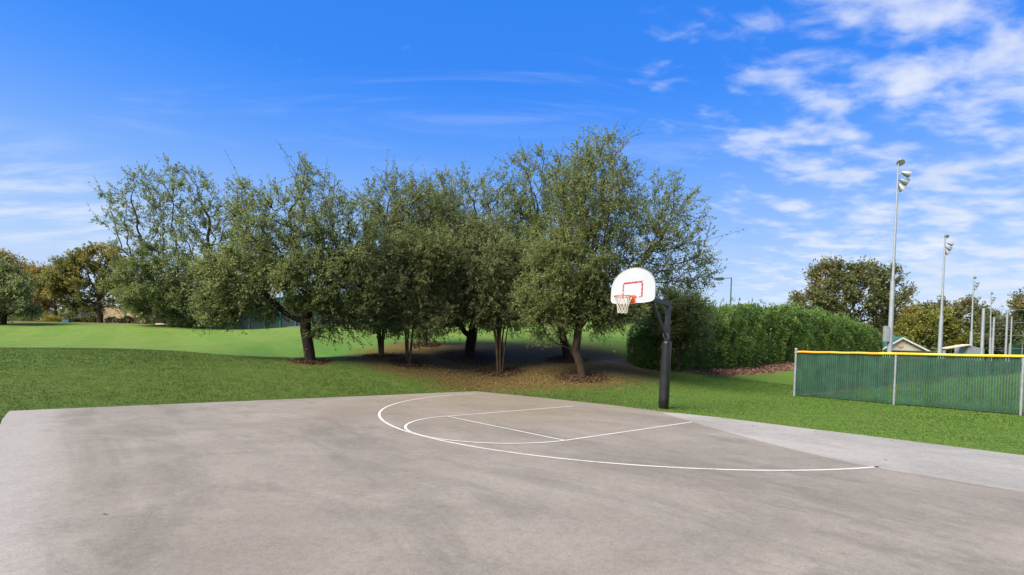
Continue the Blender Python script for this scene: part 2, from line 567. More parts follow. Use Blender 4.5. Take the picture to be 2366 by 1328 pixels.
def mat_concrete(name, base, stain=1.0, warm=True):
    m, t = new_mat(name)
    geo = t.n('ShaderNodeNewGeometry')
    pos = geo.outputs['Position']
    rot = math.atan2(CV[1], CV[0])
    cs = t.mapping(pos, rot=(0, 0, -rot))
    fine = t.noise(pos, 140, 2, .8)
    grit = t.noise(pos, 55, 4, .8)
    peb = t.noise(pos, 17, 4, .7)
    mid = t.noise(pos, 3.2, 6, .7, .6)
    big = t.noise(t.mapping(pos, loc=(3.3, 1.2, 0)), .42, 6, .66, .5)
    streak = t.noise(t.mapping(cs, scale=(.20, 1.0, 1)), .9, 6, .68, .7)
    blot = t.noise(t.mapping(cs, loc=(7, 2, 0), scale=(.5, 1.0, 1)), .55, 7, .72, .4)
    col = t.mix(t.ramp(big, .32, .68), tuple(q * .84 for q in base), tuple(q * 1.14 for q in base))
    pink = t.noise(t.mapping(pos, loc=(9, 4, 0)), .5, 5, .65)
    col = t.mix(t.math('MULTIPLY', t.ramp(pink, .48, .7), .35 * stain), col, (base[0] * .95, base[1] * .86, base[2] * .84))
    col = t.mix(t.math('MULTIPLY', t.ramp(streak, .50, .66), .52 * stain), col, tuple(q * .58 for q in (base[0] * .97, base[1], base[2] * 1.02)))
    col = t.mix(t.math('MULTIPLY', t.ramp(blot, .50, .68), .68 * stain), col, tuple(q * .58 for q in (base[0] * 1.0, base[1], base[2] * .99)))
    col = t.mix(t.math('MULTIPLY', t.ramp(mid, .48, .72), .34 * stain), col, tuple(q * .66 for q in base))
    light = t.noise(t.mapping(pos, loc=(1, 14, 0)), .8, 6, .7, .5)
    col = t.mix(t.math('MULTIPLY', t.ramp(light, .52, .72), .42), col, tuple(min(1, q * 1.32) for q in base))
    if warm:   # tannin stain below the overhanging trees
        d = t.n('ShaderNodeVectorMath', operation='DISTANCE')
        t.set(d, 0, pos); t.set(d, 1, court(1.6, 3.2))
        wf = t.ramp(t.math('ADD', d.outputs['Value'], t.math('MULTIPLY', t.math('SUBTRACT', big, .5), 4.0)), 1.0, 7.5, .5, 0.0)
        col = t.mix(wf, col, (base[0] * .95, base[1] * .82, base[2] * .64))
    if warm:   # bleached end of the slab
        dp = t.n('ShaderNodeVectorMath', operation='DOT_PRODUCT'); t.set(dp, 0, pos); t.set(dp, 1, (CU[0], CU[1], 0))
        so = float(np.dot(CO, CU))
        e = t.math('ADD', t.math('SUBTRACT', dp.outputs['Value'], so), t.math('MULTIPLY', t.math('SUBTRACT', mid, .5), .9))
        col = t.mix(t.ramp(e, SL - 1.1, SL - .35, 0, .75), col, (.265, .26, .255))
    col = t.mix(t.ramp(grit, .35, .65, .0, .55), col, t.mix(1.0, col, (.58, .57, .56), 'MULTIPLY'))
    col = t.mix(t.ramp(peb, .40, .70, .0, .42), col, t.mix(1.0, col, (.66, .65, .64), 'MULTIPLY'))
    col = t.mix(t.ramp(fine, .56, .74, .0, .65), col, tuple(min(1, q * 1.65) for q in base))
    hgt = t.math('ADD', t.math('MULTIPLY', grit, .6), t.math('MULTIPLY', fine, .5))
    p = t.n('ShaderNodeBsdfPrincipled', inp={'Base Color': col, 'Roughness': t.ramp(mid, .3, .7, .72, .92), 'Specular IOR Level': .3,
                                             'Normal': bump(t, hgt, .45, .006)})
    finish(t, p.outputs[0])
    return m


def mat_paint(name, c, under, wear=.6):
    m, t = new_mat(name)
    geo = t.n('ShaderNodeNewGeometry')
    pos = geo.outputs['Position']
    n = t.noise(pos, 26, 5, .75)
    n2 = t.noise(pos, 2.0, 4, .6)
    f = t.math('MULTIPLY', t.ramp(t.math('ADD', n, t.math('MULTIPLY', t.math('SUBTRACT', n2, .5), .5)), .52, .68), wear)
    col = t.mix(f, c, under)
    p = t.n('ShaderNodeBsdfPrincipled', inp={'Base Color': col, 'Roughness': .6, 'Specular IOR Level': .4})
    finish(t, p.outputs[0])
    return m


def mat_brick(name):
    m, t = new_mat(name)
    g = t.n('ShaderNodeTexCoord')
    v = t.mapping(g.outputs['Object'], rot=(R(90), 0, 0))
    b = t.n('ShaderNodeTexBrick')
    t.set(b, 'Vector', v)
    t.set(b, 'Color1', (.46, .31, .19)); t.set(b, 'Color2', (.36, .23, .14)); t.set(b, 'Mortar', (.35, .30, .24))
    t.set(b, 'Scale', 1.0); t.set(b, 'Mortar Size', .012); t.set(b, 'Brick Width', .22); t.set(b, 'Row Height', .075)
    n = t.noise(g.outputs['Object'], 1.2, 4, .6)
    col = t.mix(t.ramp(n, .35, .7, 0, .35), b.outputs['Color'], (.42, .27, .16))
    p = t.n('ShaderNodeBsdfPrincipled', inp={'Base Color': col, 'Roughness': .9})
    finish(t, p.outputs[0])
    return m


M = {
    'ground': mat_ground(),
    'concrete': mat_concrete('court_concrete', (.196, .182, .162)),
    'concrete_light': mat_concrete('pale_concrete', (.255, .25, .242), .55, False),
    'line': mat_paint('white_line_paint', (.47, .47, .455), (.21, .195, .18), .8),
    'red': mat_paint('red_target_paint', (.27, .006, .012), (.36, .30, .30), .5),
    'soil': mat_plain('dark_soil', (.035, .024, .015), .95, 0, .4, 14),
    'joint': mat_plain('joint_dirt', (.17, .155, .145), .95, 0, .4, 14),
    'board': mat_plain('white_board', (.325, .350, .395), .35, 0, .03, 2, dirt=((.5, .5, .48), .25)),
    'orange': mat_plain('orange_rim', (.55, .085, .016), .4, 0, .15, 9, dirt=((.35, .09, .03), .5)),
    'net': mat_plain('net_cord', (.44, .42, .36), .85, 0, .1, 20),
    'post': mat_plain('dark_grey_paint', (.019, .022, .028), .42, 0.1, .2, 5, dirt=((.07, .07, .07), .3)),
    'pad': mat_plain('black_vinyl_pad', (.012, .012, .013), .34, 0, .2, 4, dirt=((.04, .038, .034), .35), bmp=.25),
    'galv': mat_plain('galvanised_steel', (.26, .29, .32), .5, .5, .14, 7, dirt=((.22, .21, .2), .3)),
    'pole_grey': mat_plain('pale_grey_pole', (.22, .25, .28), .55, .2, .1, 3),
    'slat': mat_plain('dark_green_slat', (.004, .044, .023), .6, 0, .3, 3, dirt=((.03, .07, .055), .4)),
    'yel1': mat_plain('orange_yellow_cap', (.53, .255, .008), .45, 0, .06, 3),
    'yel2': mat_plain('lemon_yellow_cap', (.48, .38, .016), .45, 0, .06, 3),
    'teal': mat_plain('teal_post', (.03, .20, .17), .5, .1, .1, 3),
    'screen': mat_plain('dark_windscreen', (.012, .032, .034), .85, 0, .3, 1.2),
    'canopy': mat_plain('teal_canopy', (.02, .13, .19), .7, 0, .15, 1),
    'brick': mat_brick('tan_brick'),
    'stone': mat_plain('pale_stone', (.50, .42, .34), .85, 0, .15, 3),
    'cream': mat_plain('cream_siding', (.45, .40, .33), .8, 0, .05, 2),
    'trim': mat_plain('white_trim', (.5, .49, .46), .7, 0, .05, 2),
    'groof': mat_plain('green_metal_roof', (.03, .10, .075), .5, .2, .12, 2),
    'path': mat_plain('tan_path', (.42, .30, .21), .9, 0, .12, 1.5),
    'lamp_dark': mat_plain('dark_lamp', (.03, .045, .04), .5, .2, .1, 3),
    'lens': mat_plain('pale_lens', (.34, .36, .37), .25, 0, .05, 3),
    'bark': mat_bark('dark_bark', (.022, .016, .012)),
    'bark_tan': mat_bark('tan_smooth_bark', (.080, .053, .033)),
    'bark_mid': mat_bark('grey_brown_bark', (.048, .034, .023)),
    'oak': mat_leaf('oak_leaf', (.105, .146, .050), (.250, .306, .116), (.28, .325, .125), .58),
    'oak_pale': mat_leaf('pale_oak_leaf', (.118, .158, .064), (.264, .318, .142), (.29, .34, .15), .58),
    'oak_dark': mat_leaf('deep_green_leaf', (.092, .132, .046), (.220, .276, .104), None, .58),
    'myrtle': mat_leaf('myrtle_leaf', (.096, .136, .052), (.230, .280, .110), None, .58),
    'hedge': mat_leaf('hedge_leaf', (.050, .112, .028), (.155, .262, .056), (.23, .34, .066), .50, .5, .6),
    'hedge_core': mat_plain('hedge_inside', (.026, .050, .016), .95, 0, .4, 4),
    'autumn': mat_leaf('yellowing_leaf', (.085, .110, .028), (.22, .225, .058), (.46, .30, .06), .5, .6, .16),
    'rust': mat_leaf('rust_leaf', (.15, .12, .03), (.34, .25, .06), (.44, .27, .07), .5, .6, .2),
    'olive': mat_leaf('olive_leaf', (.082, .098, .036), (.205, .212, .082), (.26, .20, .09), .5, .6, .12),
    'lime': mat_leaf('yellow_green_leaf', (.11, .125, .022), (.29, .29, .06), None, .5, .6, .2),
    'far': mat_leaf('far_green_leaf', (.050, .070, .028), (.14, .155, .060), None, .45, .6, .08),
    'gold': mat_leaf('gold_shrub_leaf', (.13, .13, .02), (.32, .28, .04), None, .4, .6, .8),
    'grass': None,
}


def mat_grass():
    m, t = new_mat('grass_blade')
    geo = t.n('ShaderNodeNewGeometry')
    pos = geo.outputs['Position']
    rnd = geo.outputs['Random Per Island']
    rt = t.n('ShaderNodeAttribute', attribute_name='lawn').outputs['Fac']
    nb, nm_, nf = turf_nodes(t, pos)
    f = t.math('ADD', t.math('MULTIPLY', rnd, .6), t.math('MULTIPLY', t.ramp(nm_, .3, .7), .4))
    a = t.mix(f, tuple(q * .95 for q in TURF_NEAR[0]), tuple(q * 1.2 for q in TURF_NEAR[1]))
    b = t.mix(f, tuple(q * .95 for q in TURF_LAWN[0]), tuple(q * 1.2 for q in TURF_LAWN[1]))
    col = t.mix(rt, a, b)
    col = t.mix(t.ramp(rnd, .95, .97), col, (.15, .13, .06))
    p = t.n('ShaderNodeBsdfPrincipled', inp={'Base Color': col, 'Roughness': .7, 'Specular IOR Level': .25})
    tr = t.n('ShaderNodeBsdfTranslucent', inp={0: col})
    mx = t.n('ShaderNodeMixShader', inp={0: .3, 1: p.outputs[0], 2: tr.outputs[0]})
    finish(t, mx.outputs[0])
    return m


M['grass'] = mat_grass()

# ------------------------------------------------------------------ ground sheet
def axis(lo_far, lo, hi, hi_far, step):
    mid = np.arange(lo, hi + 1e-6, step)
    up, d, v = [], step, hi
    while v < hi_far:
        d *= 1.22; v += d; up.append(v)
    dn, d, v = [], step, lo
    while v > lo_far:
        d *= 1.22; v -= d; dn.append(v)
    return np.r_[dn[::-1], mid, up]


def smooth01(v):
    v = np.clip(v, 0, 1)
    return v * v * (3 - 2 * v)


crest_xy = np.array([W(*c)[:2] for c in [(-300, 812, 16), (0, 808, 16.5), (100, 808, 17.2), (200, 807, 18), (330, 808, 19), (480, 818, 19.5), (600, 827, 20), (718, 834, 20)]])
hedge_xy = np.array([W(*c)[:2] for c in HEDGE])
tree_xy = {k: W(*v) for k, v in TREES.items()}


def seg_dist(x, y, line):
    """distance to a polyline and which side (positive = left of travel)"""
    best = np.full(x.shape, 1e9); side = np.zeros(x.shape)
    for a, b in zip(line[:-1], line[1:]):
        d = b - a; L2 = d @ d
        tt = np.clip(((x - a[0]) * d[0] + (y - a[1]) * d[1]) / L2, 0, 1)
        dx = x - (a[0] + d[0] * tt); dy = y - (a[1] + d[1] * tt)
        r = np.hypot(dx, dy)
        sd_ = np.sign(d[0] * (y - a[1]) - d[1] * (x - a[0]))
        upd = r < best
        best = np.where(upd, r, best); side = np.where(upd, sd_, side)
    return best, side


def zones(x, y):
    d, s = seg_dist(x, y, crest_xy)
    yc = np.interp(x, crest_xy[:, 0], crest_xy[:, 1])
    sunlit_l = smooth01((y - yc + .05) / np.where(x < -11, .7 + (-11 - x) * .8, .7))
    sunlit_r = smooth01((y - 23.5 - .25 * (x + 5)) / 7.0)
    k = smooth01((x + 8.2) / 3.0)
    sunlit = sunlit_l * (1 - k) + sunlit_r * k
    bare = np.zeros(x.shape); mulch = np.zeros(x.shape)
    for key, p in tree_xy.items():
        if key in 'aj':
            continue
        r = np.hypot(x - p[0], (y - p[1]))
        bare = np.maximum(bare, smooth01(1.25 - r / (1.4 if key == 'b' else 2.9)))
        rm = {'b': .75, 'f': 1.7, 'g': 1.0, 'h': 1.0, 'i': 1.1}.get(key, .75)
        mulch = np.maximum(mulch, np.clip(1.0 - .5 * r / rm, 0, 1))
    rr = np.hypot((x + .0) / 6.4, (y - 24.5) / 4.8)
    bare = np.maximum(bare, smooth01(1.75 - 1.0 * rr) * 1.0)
    dh, sh = seg_dist(x, y, hedge_xy)
    chips = np.clip(1 - .5 * dh / 1.05, 0, 1)
    chips *= smooth01((x - 7.6) / 2.0)
    chips = np.where(sh > 0, np.maximum(chips, np.clip(1 - .5 * dh / 2, 0, 1)), chips)
    ss, tt = to_court(x, y)
    fe = np.abs(tt - 6.55)                            # bare strip at the foot of the far fence run
    chips = np.maximum(chips, np.where(ss < -12.5, np.clip(1 - .5 * fe / .55, 0, 1), 0))
    lawn = smooth01((x - 3.0 + .35 * (20 - y)) / 5.0) * smooth01((40 - y) / 4 + (x > 15))
    swale = sunlit * smooth01(1 - (y - yc - .5) / 20.0) * smooth01((x + 26) / 16)
    dry = smooth01((y - 50) / 8) * smooth01((-14 - x) / 6)
    return dict(swale=swale, dry=dry, sunlit=sunlit, bare=bare, mulch=mulch, chips=chips, lawn=lawn)


gx = axis(-2500, -22, 20, 2500, .25)
gy = axis(-400, 6, 32, 4000, .25)
XX, YY = np.meshgrid(gx, gy)
ZZ = terrain(XX, YY)
ZZ = np.where(court_dist(XX, YY) < -.15, -.03, ZZ)
nx, ny = len(gx), len(gy)
idx = np.arange(nx * ny).reshape(ny, nx)
gf = np.stack([idx[:-1, :-1], idx[:-1, 1:], idx[1:, 1:], idx[1:, :-1]], -1).reshape(-1, 4)
gme = mesh_np('ground', np.c_[XX.ravel(), YY.ravel(), ZZ.ravel()], gf, M['ground'], True)
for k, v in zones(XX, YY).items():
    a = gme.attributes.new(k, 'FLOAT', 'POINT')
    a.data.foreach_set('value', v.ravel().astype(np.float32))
ground = tag(link('ground', gme), 'grassy ground rising from the court to a low hill', kind='structure')

# ------------------------------------------------------------------ court slab
TOP = .022


def prism(poly, z0, z1, name, mat, kind='structure', label=None, parent=None):
    n = len(poly)
    mb = MB()
    mb.add([(p[0], p[1], z1) for p in poly] + [(p[0], p[1], z0) for p in poly],
           [tuple(range(n))] + [tuple(reversed(range(n, 2 * n)))] + [(i, i + n, (i + 1) % n + n, (i + 1) % n) for i in range(n)])
    o = mb.build(name, mat, parent)
    bm = bmesh.new(); bm.from_mesh(o.data); bmesh.ops.recalc_face_normals(bm, faces=bm.faces); bm.to_mesh(o.data); bm.free()
    if kind and parent is None: tag(o, label, kind=kind)
    return o


def dens(poly, n=6, jit=.014):
    """slightly uneven edge"""
    out = []
    for i, a in enumerate(poly):
        b = poly[(i + 1) % len(poly)]
        L = math.hypot(b[0] - a[0], b[1] - a[1])
        k = max(1, int(L / .35))
        for j in range(k):
            q = j / k
            out.append((a[0] + (b[0] - a[0]) * q + random.uniform(-jit, jit), a[1] + (b[1] - a[1]) * q + random.uniform(-jit, jit)))
    return out


SEAM = [(-.47, 7.45), (.05, 8.3), (.63, 9.16), (1.15, 10.0), (1.62, 10.8), (1.97, 11.44), (2.28, 12.13), (2.45, 12.6), (2.53, 13.0), (2.55, 13.6), (2.56, 14.44), (2.6, 18), (2.6, 24)]
court_poly = [court(s, t)[:2] for s, t in edge_st] + [court(SL, ST)[:2], court(SL, 0)[:2]]
slab = prism(dens(court_poly), -.12, TOP, 'basketball_court', M['concrete'], label='stained grey concrete half court with white markings')
edge_far = [(np.interp(t, _es[:, 1], _es[:, 0]) + .02, t) for t in np.arange(23.9, 7.3, -.6)]
pale = [court(s, t)[:2] for s, t in SEAM] + [court(s, t)[:2] for s, t in edge_far]
prism(pale, TOP - .01, TOP + .004, 'walkway', M['concrete_light'], label='paler newer concrete strip along the court edge')
# dark soil showing along the slab edges
sp = []
for (s, t) in [(s, -.0) for s in np.arange(SL, -.01, -.3)] + [(np.interp(t, _es[:, 1], _es[:, 0]), t) for t in np.arange(0.2, 16, .3)]:
    sp.append((s, t))
mb = MB()
for i in range(len(sp) - 1):
    a, b = sp[i], sp[i + 1]
    off = lambda q, w_: court(q[0] - (w_ if q[1] > 0.01 else 0), q[1] - (w_ if q[1] <= 0.2 else 0), .006)
    wa, wb = .05 + .03 * math.sin(i * 1.7) + .02 * math.sin(i * .6), .05 + .03 * math.sin((i + 1) * 1.7) + .02 * math.sin((i + 1) * .6)
    o = len(mb.v)
    mb.add([off(a, -.02), off(b, -.02), off(b, wb), off(a, wa)], [(0, 1, 2, 3)])
tag(mb.build('soil_edge', M['soil']), 'thin line of dark soil where grass meets the slab', kind='structure')


def ribbon(pts, width, z, name, mat, parent):
    """painted line along court (s, t) points"""
    P = np.array([court(s, t)[:2] for s, t in pts])
    T = np.gradient(P, axis=0); T /= np.linalg.norm(T, axis=1)[:, None]
    N = np.c_[-T[:, 1], T[:, 0]] * width / 2
    mb = MB()
    n = len(P)
    mb.add([(*p, z) for p in P + N] + [(*p, z) for p in P - N], [(i, i + 1, n + i + 1, n + i) for i in range(n - 1)])
    return mb.build(name, mat, parent)


LZ = TOP + .004
LWD = .055
arc = [(.396 + 6.24 * math.sin(a), 7.02 - 6.24 * math.cos(a)) for a in np.linspace(R(2.0), R(161), 90)]
ribbon(arc, LWD, LZ, 'three_point_line', M['line'], slab)
ribbon([(.48, 5.19), (2.6, 5.20), (4.80, 5.22)], LWD, LZ + .0012, 'lane_line', M['line'], slab)
ribbon([(.44, 8.83), (2.6, 8.86), (4.80, 8.88)], LWD, LZ + .0012, 'lane_line', M['line'], slab)
ribbon([(4.80, 5.20), (4.8, 7.0), (4.80, 8.90)], LWD * .9, LZ + .0024, 'free_throw_line', M['line'], slab)
ribbon([(4.80 + 1.83 * math.sin(a), 7.05 - 1.83 * math.cos(a)) for a in np.linspace(0, math.pi, 50)], LWD, LZ + .0036, 'free_throw_circle', M['line'], slab)
# shrinkage cracks and a worn joint
random.seed(3)


def crack(pts, w_, name='crack'):
    q = []
    for (a, b) in zip(pts[:-1], pts[1:]):
        for k in range(6):
            f = k / 6
            q.append((a[0] + (b[0] - a[0]) * f + random.uniform(-.02, .02), a[1] + (b[1] - a[1]) * f + random.uniform(-.02, .02)))
    q.append(pts[-1])
    ribbon(q, w_, TOP + .002, name, M['joint'], slab)


crack([(5.95, 11.4), (5.86, 12.0), (5.75, 12.65), (5.72, 13.2)], .011)
crack([(5.1, 12.75), (6.19, 13.38), (6.95, 13.85)], .006)

# ------------------------------------------------------------------ basketball hoop
def basketball_hoop():
    base = G(1533, 944)
    base[2] = tz(base[0], base[1])
    b = base
    root = thing('basketball_hoop', b, 'dark pole basketball hoop with white fan backboard at the court edge', 'basketball hoop')
    f = np.array([CU[0], CU[1], 0])                 # towards the free-throw line
    sv = np.array([CV[0], CV[1], 0])
    up = np.array([0, 0, 1.])
    lean = np.array([.016, 0, 0])                     # the post stands a touch out of plumb
    P = lambda a, s_, z: b + f * a + sv * s_ + up * z + lean * z
    mb = MB(); mb.beam(P(0, 0, -.1), P(0, 0, 3.06), .125, .125, up=f)
    mb.build('pole', M['post'], root, bevel=.012)
    mb = MB(); mb.beam(P(-.06, 0, 3.0), P(1.66, 0, 3.14), .11, .13); mb.build('arm', M['post'], root, bevel=.01)
    mb = MB(); mb.beam(P(.05, 0, 2.08), P(.78, 0, 3.0), .07, .07); mb.build('brace', M['post'], root, bevel=.008)
    mb = MB(); mb.beam(P(.02, 0, 2.02), P(.10, 0, 2.16), .16, .02, up=f); mb.build('brace_plate', M['galv'], root)
    # wrap-around pad with seams and rounded top
    mb = MB()
    n = 20
    prof = [(.02, .11), (.04, .128), (.3, .132), (1.0, .130), (1.86, .128), (1.93, .118), (1.955, .085)]
    rings = []
    for z, r in prof:
        rings.append([P((abs(math.cos(a)) ** .7) * math.copysign(r, math.cos(a)), (abs(math.sin(a)) ** .7) * math.copysign(r, math.sin(a)), z) for a in [2 * math.pi * k / n for k in range(n)]])
    vs_ = [v for r in rings for v in r]
    fs_ = [(i * n + k, i * n + (k + 1) % n, (i + 1) * n + (k + 1) % n, (i + 1) * n + k) for i in range(len(prof) - 1) for k in range(n)]
    fs_.append(tuple((len(prof) - 1) * n + k for k in range(n)))
    mb.add(vs_, fs_)
    pad = mb.build('pole_pad', M['pad'], root, smooth=True)
    for k in range(5):
        mb = MB(); mb.box(P(.10, -.10, .18 + k * .4), (.02, .05, .04), f, sv, up); mb.build('strap', M['post'], pad)
    # fan-shaped backboard
    A0 = 1.72
    zb, hw = 2.90, .70
    outl = []
    for a in np.linspace(0, math.pi, 28):
        outl.append((hw * math.cos(a) if abs(math.cos(a)) < .999 else math.copysign(hw, math.cos(a)), zb + .38 + .56 * math.sin(a)))
    left = [(-hw, zb + .14)] + [(-hw + .14 * (1 - math.cos(q)), zb + .14 - .12 * math.sin(q)) for q in np.linspace(.25, R(80), 5)]
    bot = [(-hw + .32, zb), (hw - .32, zb)]
    right = [(-x, z) for x, z in reversed(left)]
    outl = outl + left + bot + right
    n = len(outl)
    mb = MB()
    th = .035
    inner = [(x * .965, (z - zb - .45) * .96 + zb + .45) for x, z in outl]
    vs_ = [P(A0 + th, s_, z) for s_, z in outl] + [P(A0, s_, z) for s_, z in outl] + [P(A0 + th - .008, s_, z) for s_, z in inner]
    fs_ = [(i, (i + 1) % n, (i + 1) % n + n, i + n) for i in range(n)]
    fs_ += [(i, i + 2 * n, (i + 1) % n + 2 * n, (i + 1) % n) for i in range(n)]
    fs_ += [tuple(range(2 * n, 3 * n)), tuple(reversed(range(n, 2 * n)))]
    mb.add(vs_, fs_)
    board = mb.build('backboard', M['board'], root)
    bm = bmesh.new(); bm.from_mesh(board.data); bmesh.ops.recalc_face_normals(bm, faces=bm.faces); bm.to_mesh(board.data); bm.free()
    # worn red shooter's square, hand painted
    y0, y1, w0 = 3.055, 3.44, .30
    AF = A0 + th - .008 + .0025

    def stroke(p, q, w_, gaps=()):
        rnd_ = random.Random(int(p[0] * 1000 + q[1] * 77))
        k = 22
        for i in range(k):
            f0, f1 = i / k, (i + 1) / k
            if any(g0 < (f0 + f1) / 2 < g1 for g0, g1 in gaps):
                continue
            x0, z0 = p[0] + (q[0] - p[0]) * f0, p[1] + (q[1] - p[1]) * f0
            x1, z1 = p[0] + (q[0] - p[0]) * f1, p[1] + (q[1] - p[1]) * f1
            ww = w_ * rnd_.uniform(.75, 1.15) / 2
            if abs(q[0] - p[0]) > abs(q[1] - p[1]):
                mb.add([P(AF, x0, z0 - ww), P(AF, x1, z1 - ww), P(AF, x1, z1 + ww), P(AF, x0, z0 + ww)], [(0, 1, 2, 3)])
            else:
                mb.add([P(AF, x0 - ww, z0), P(AF, x0 + ww, z0), P(AF, x1 + ww, z1), P(AF, x1 - ww, z1)], [(0, 1, 2, 3)])
    for args in (((-w0, y1), (w0, y1 + .01), .045), ((-w0, y0 - .03), (-w0, y0 + .13), .042), ((-w0, y0 + .165), (-w0, y1 - .024), .040), ((w0, y0), (w0, y1 - .024), .048),
                 ((w0 * .12, y0), (w0 * .5, y0), .035), ((w0 * .72, y0), (w0 - .026, y0), .035)):
        mb = MB(); stroke(*args)
        mb.build('target_stripe', M['red'], board)
    # rim bracket
    mb = MB()
    A1 = A0 + th
    mb.box(P(A1 + .008, 0, 2.995), (.016, .20, .22), f, sv, up)
    mb.add([P(A1 + .016, -.08, 3.05), P(A1 + .016, .08, 3.05), P(A1 + .17, .06, 3.045), P(A1 + .17, -.06, 3.045),
            P(A1 + .016, -.08, 2.90), P(A1 + .016, .08, 2.90), P(A1 + .15, .05, 3.02), P(A1 + .15, -.05, 3.02)],
           [(0, 1, 2, 3), (4, 7, 6, 5), (0, 4, 5, 1), (3, 2, 6, 7), (0, 3, 7, 4), (1, 5, 6, 2)])
    mb.build('rim_bracket', M['orange'], root)
    rc = (A1 + .15 + .228, 0, 3.05)
    mb = MB()
    circ = lambda r, z, k, n_, ph=0: P(rc[0] + r * math.cos(2 * math.pi * (k + ph) / n_), r * math.sin(2 * math.pi * (k + ph) / n_), z)
    mb.tube([circ(.228, 3.05, k, 32) for k in range(32)], .0125, 6, closed=True)
    for k in range(12):
        mb.tube([circ(.228, 3.042, k, 12), circ(.222, 3.025, k, 12), circ(.216, 3.04, k, 12)], .004, 4)
    rim = mb.build('rim', M['orange'], root, smooth=True)
    # woven net
    mb = MB()
    lv = [(3.03, .222), (2.93, .185), (2.84, .155), (2.76, .138), (2.69, .130), (2.62, .130)]
    NN = 12
    for k in range(NN):
        for sg in (.5, -.5):
            pts = [circ(r, z, k + sg * i, NN) for i, (z, r) in enumerate(lv)]
            mb.tube(pts, .0075, 4, caps=False)
    mb.tube([circ(.130, 2.62 + .012 * math.sin(k * 2), k, 24) for k in range(24)], .008, 4, closed=True)
    mb.build('net', M['net'], root)
    return root


basketball_hoop()


# ------------------------------------------------------------------ slatted ball-field fence
def tall_post(pt, h, r, root, mat, cap=True, lean=(0, 0)):
    mb = MB()
    p = np.array([pt[0], pt[1], tz(pt[0], pt[1]) - .1])
    top = np.array([pt[0] + lean[0], pt[1] + lean[1], p[2] + .1 + h])
    mb.tube([p, top], r, 10)
    o = mb.build('post', mat, root, smooth=False)
    if cap:
        m2 = MB()
        m2.tube([top, top + (0, 0, .03), top + (0, 0, .06), top + (0, 0, .075)], [r * 1.25, r * 1.3, r * .9, r * .2], 10)
        m2.build('post_cap', mat, o)
    return o


def slat_fence():
    a = G(1835, 915)[:2]; d = (G(2358, 960)[:2] - a); L = np.linalg.norm(d); d /= L
    root = thing('ball_field_fence', (*a, 0), 'green slatted fence with yellow top rail in front of the ball field', 'fence')
    H = 1.80
    stations = [0, np.linalg.norm(G(2063, 935)[:2] - a), L, L + 3.1, L + 6.2]
    for i, s_ in enumerate(stations):
        p = a + d * s_
        tall_post(p, H + (.08 if i == 0 else -.02), .044 if i == 0 else .036, root, M['galv'], cap=(i == 0), lean=(.012, 0))
    n = np.array([-d[1], d[0]])
    if n[1] < 0: n = -n
    pitch, wd = .066, .051
    for i in range(len(stations) - 1):
        s0, s1 = stations[i] + .05, stations[i + 1] - .05
        mb = MB()
        k = int((s1 - s0) / pitch)
        for j in range(k):
            s_ = s0 + (j + .5) * (s1 - s0) / k
            p = a + d * s_ + n * (.03 + random.uniform(-.004, .004))
            tw = random.uniform(-.15, .15)
            dx = np.array([*(d * math.cos(tw) + n * math.sin(tw)), 0])
            dz = np.array([d[0] * random.uniform(-.002, .002), 0, 1.0])
            mb.box((p[0], p[1], .06 + (H - .1) / 2), (wd, .004, H - .10), dx, np.cross((0, 0, 1), dx), dz)
        sl = mb.build('slat', M['slat'], root); sl['kind'] = 'stuff'
        mb = MB()
        # chain-link wires, zigzag strands the slats are threaded through
        k2 = int((s1 - s0) / .21)
        for j in range(k2 + 1):
            for sg in (-1, 1):
                q0 = a + d * min(max(s0 + j * .21, s0), s1) + n * .026
                run = .21 * 8
                e = s0 + j * .21 + sg * run
                f1 = 1.0
                if e > s1: f1 = (s1 - s0 - j * .21) / run
                if e < s0: f1 = (j * .21) / run
                if f1 < .1: continue
                q1 = a + d * (s0 + j * .21 + sg * run * f1) + n * .026
                mb.beam((*q0, .06), (*q1, .06 + (H - .1) * f1), .003, .003)
        w_ = mb.build('wire_mesh', M['slat'], root); w_['kind'] = 'stuff'
        mb = MB(); mb.tube([(*(a + d * s0), .055), (*(a + d * s1), .055)], .006, 5); mb.build('tension_wire', M['slat'], root)
    # rail and yellow guard tubing in two shades
    mb = MB(); mb.tube([(*(a + d * 0.0), H - .03), (*(a + d * (stations[-1])), H - .03)], .021, 8); mb.build('top_rail', M['galv'], root)
    split = np.linalg.norm(W(2022, 815, 1)[:2]) * 0 + (stations[1] - .52)
    for s0, s1, m_, lb in [(.07, split, M['yel1'], 'orange-yellow guard tube'), (split + .004, stations[-1], M['yel2'], 'lemon-yellow guard tube')]:
        k = 14
        pts = [(*(a + d * (s0 + (s1 - s0) * i / k)), H - .005 + .006 * math.sin(i * 1.3)) for i in range(k + 1)]
        mb = MB(); mb.tube(pts, .047, 12); o = mb.build('rail_guard', m_, root, smooth=True); o['label'] = lb
    # brackets at posts
    mb = MB()
    p = a; mb.tube([(p[0], p[1], H - .06), (p[0], p[1], H + .0)], .056, 10)
    mb.build('rail_end_clamp', M['galv'], root)
    return a, d, n


fa, fd, fn = slat_fence()


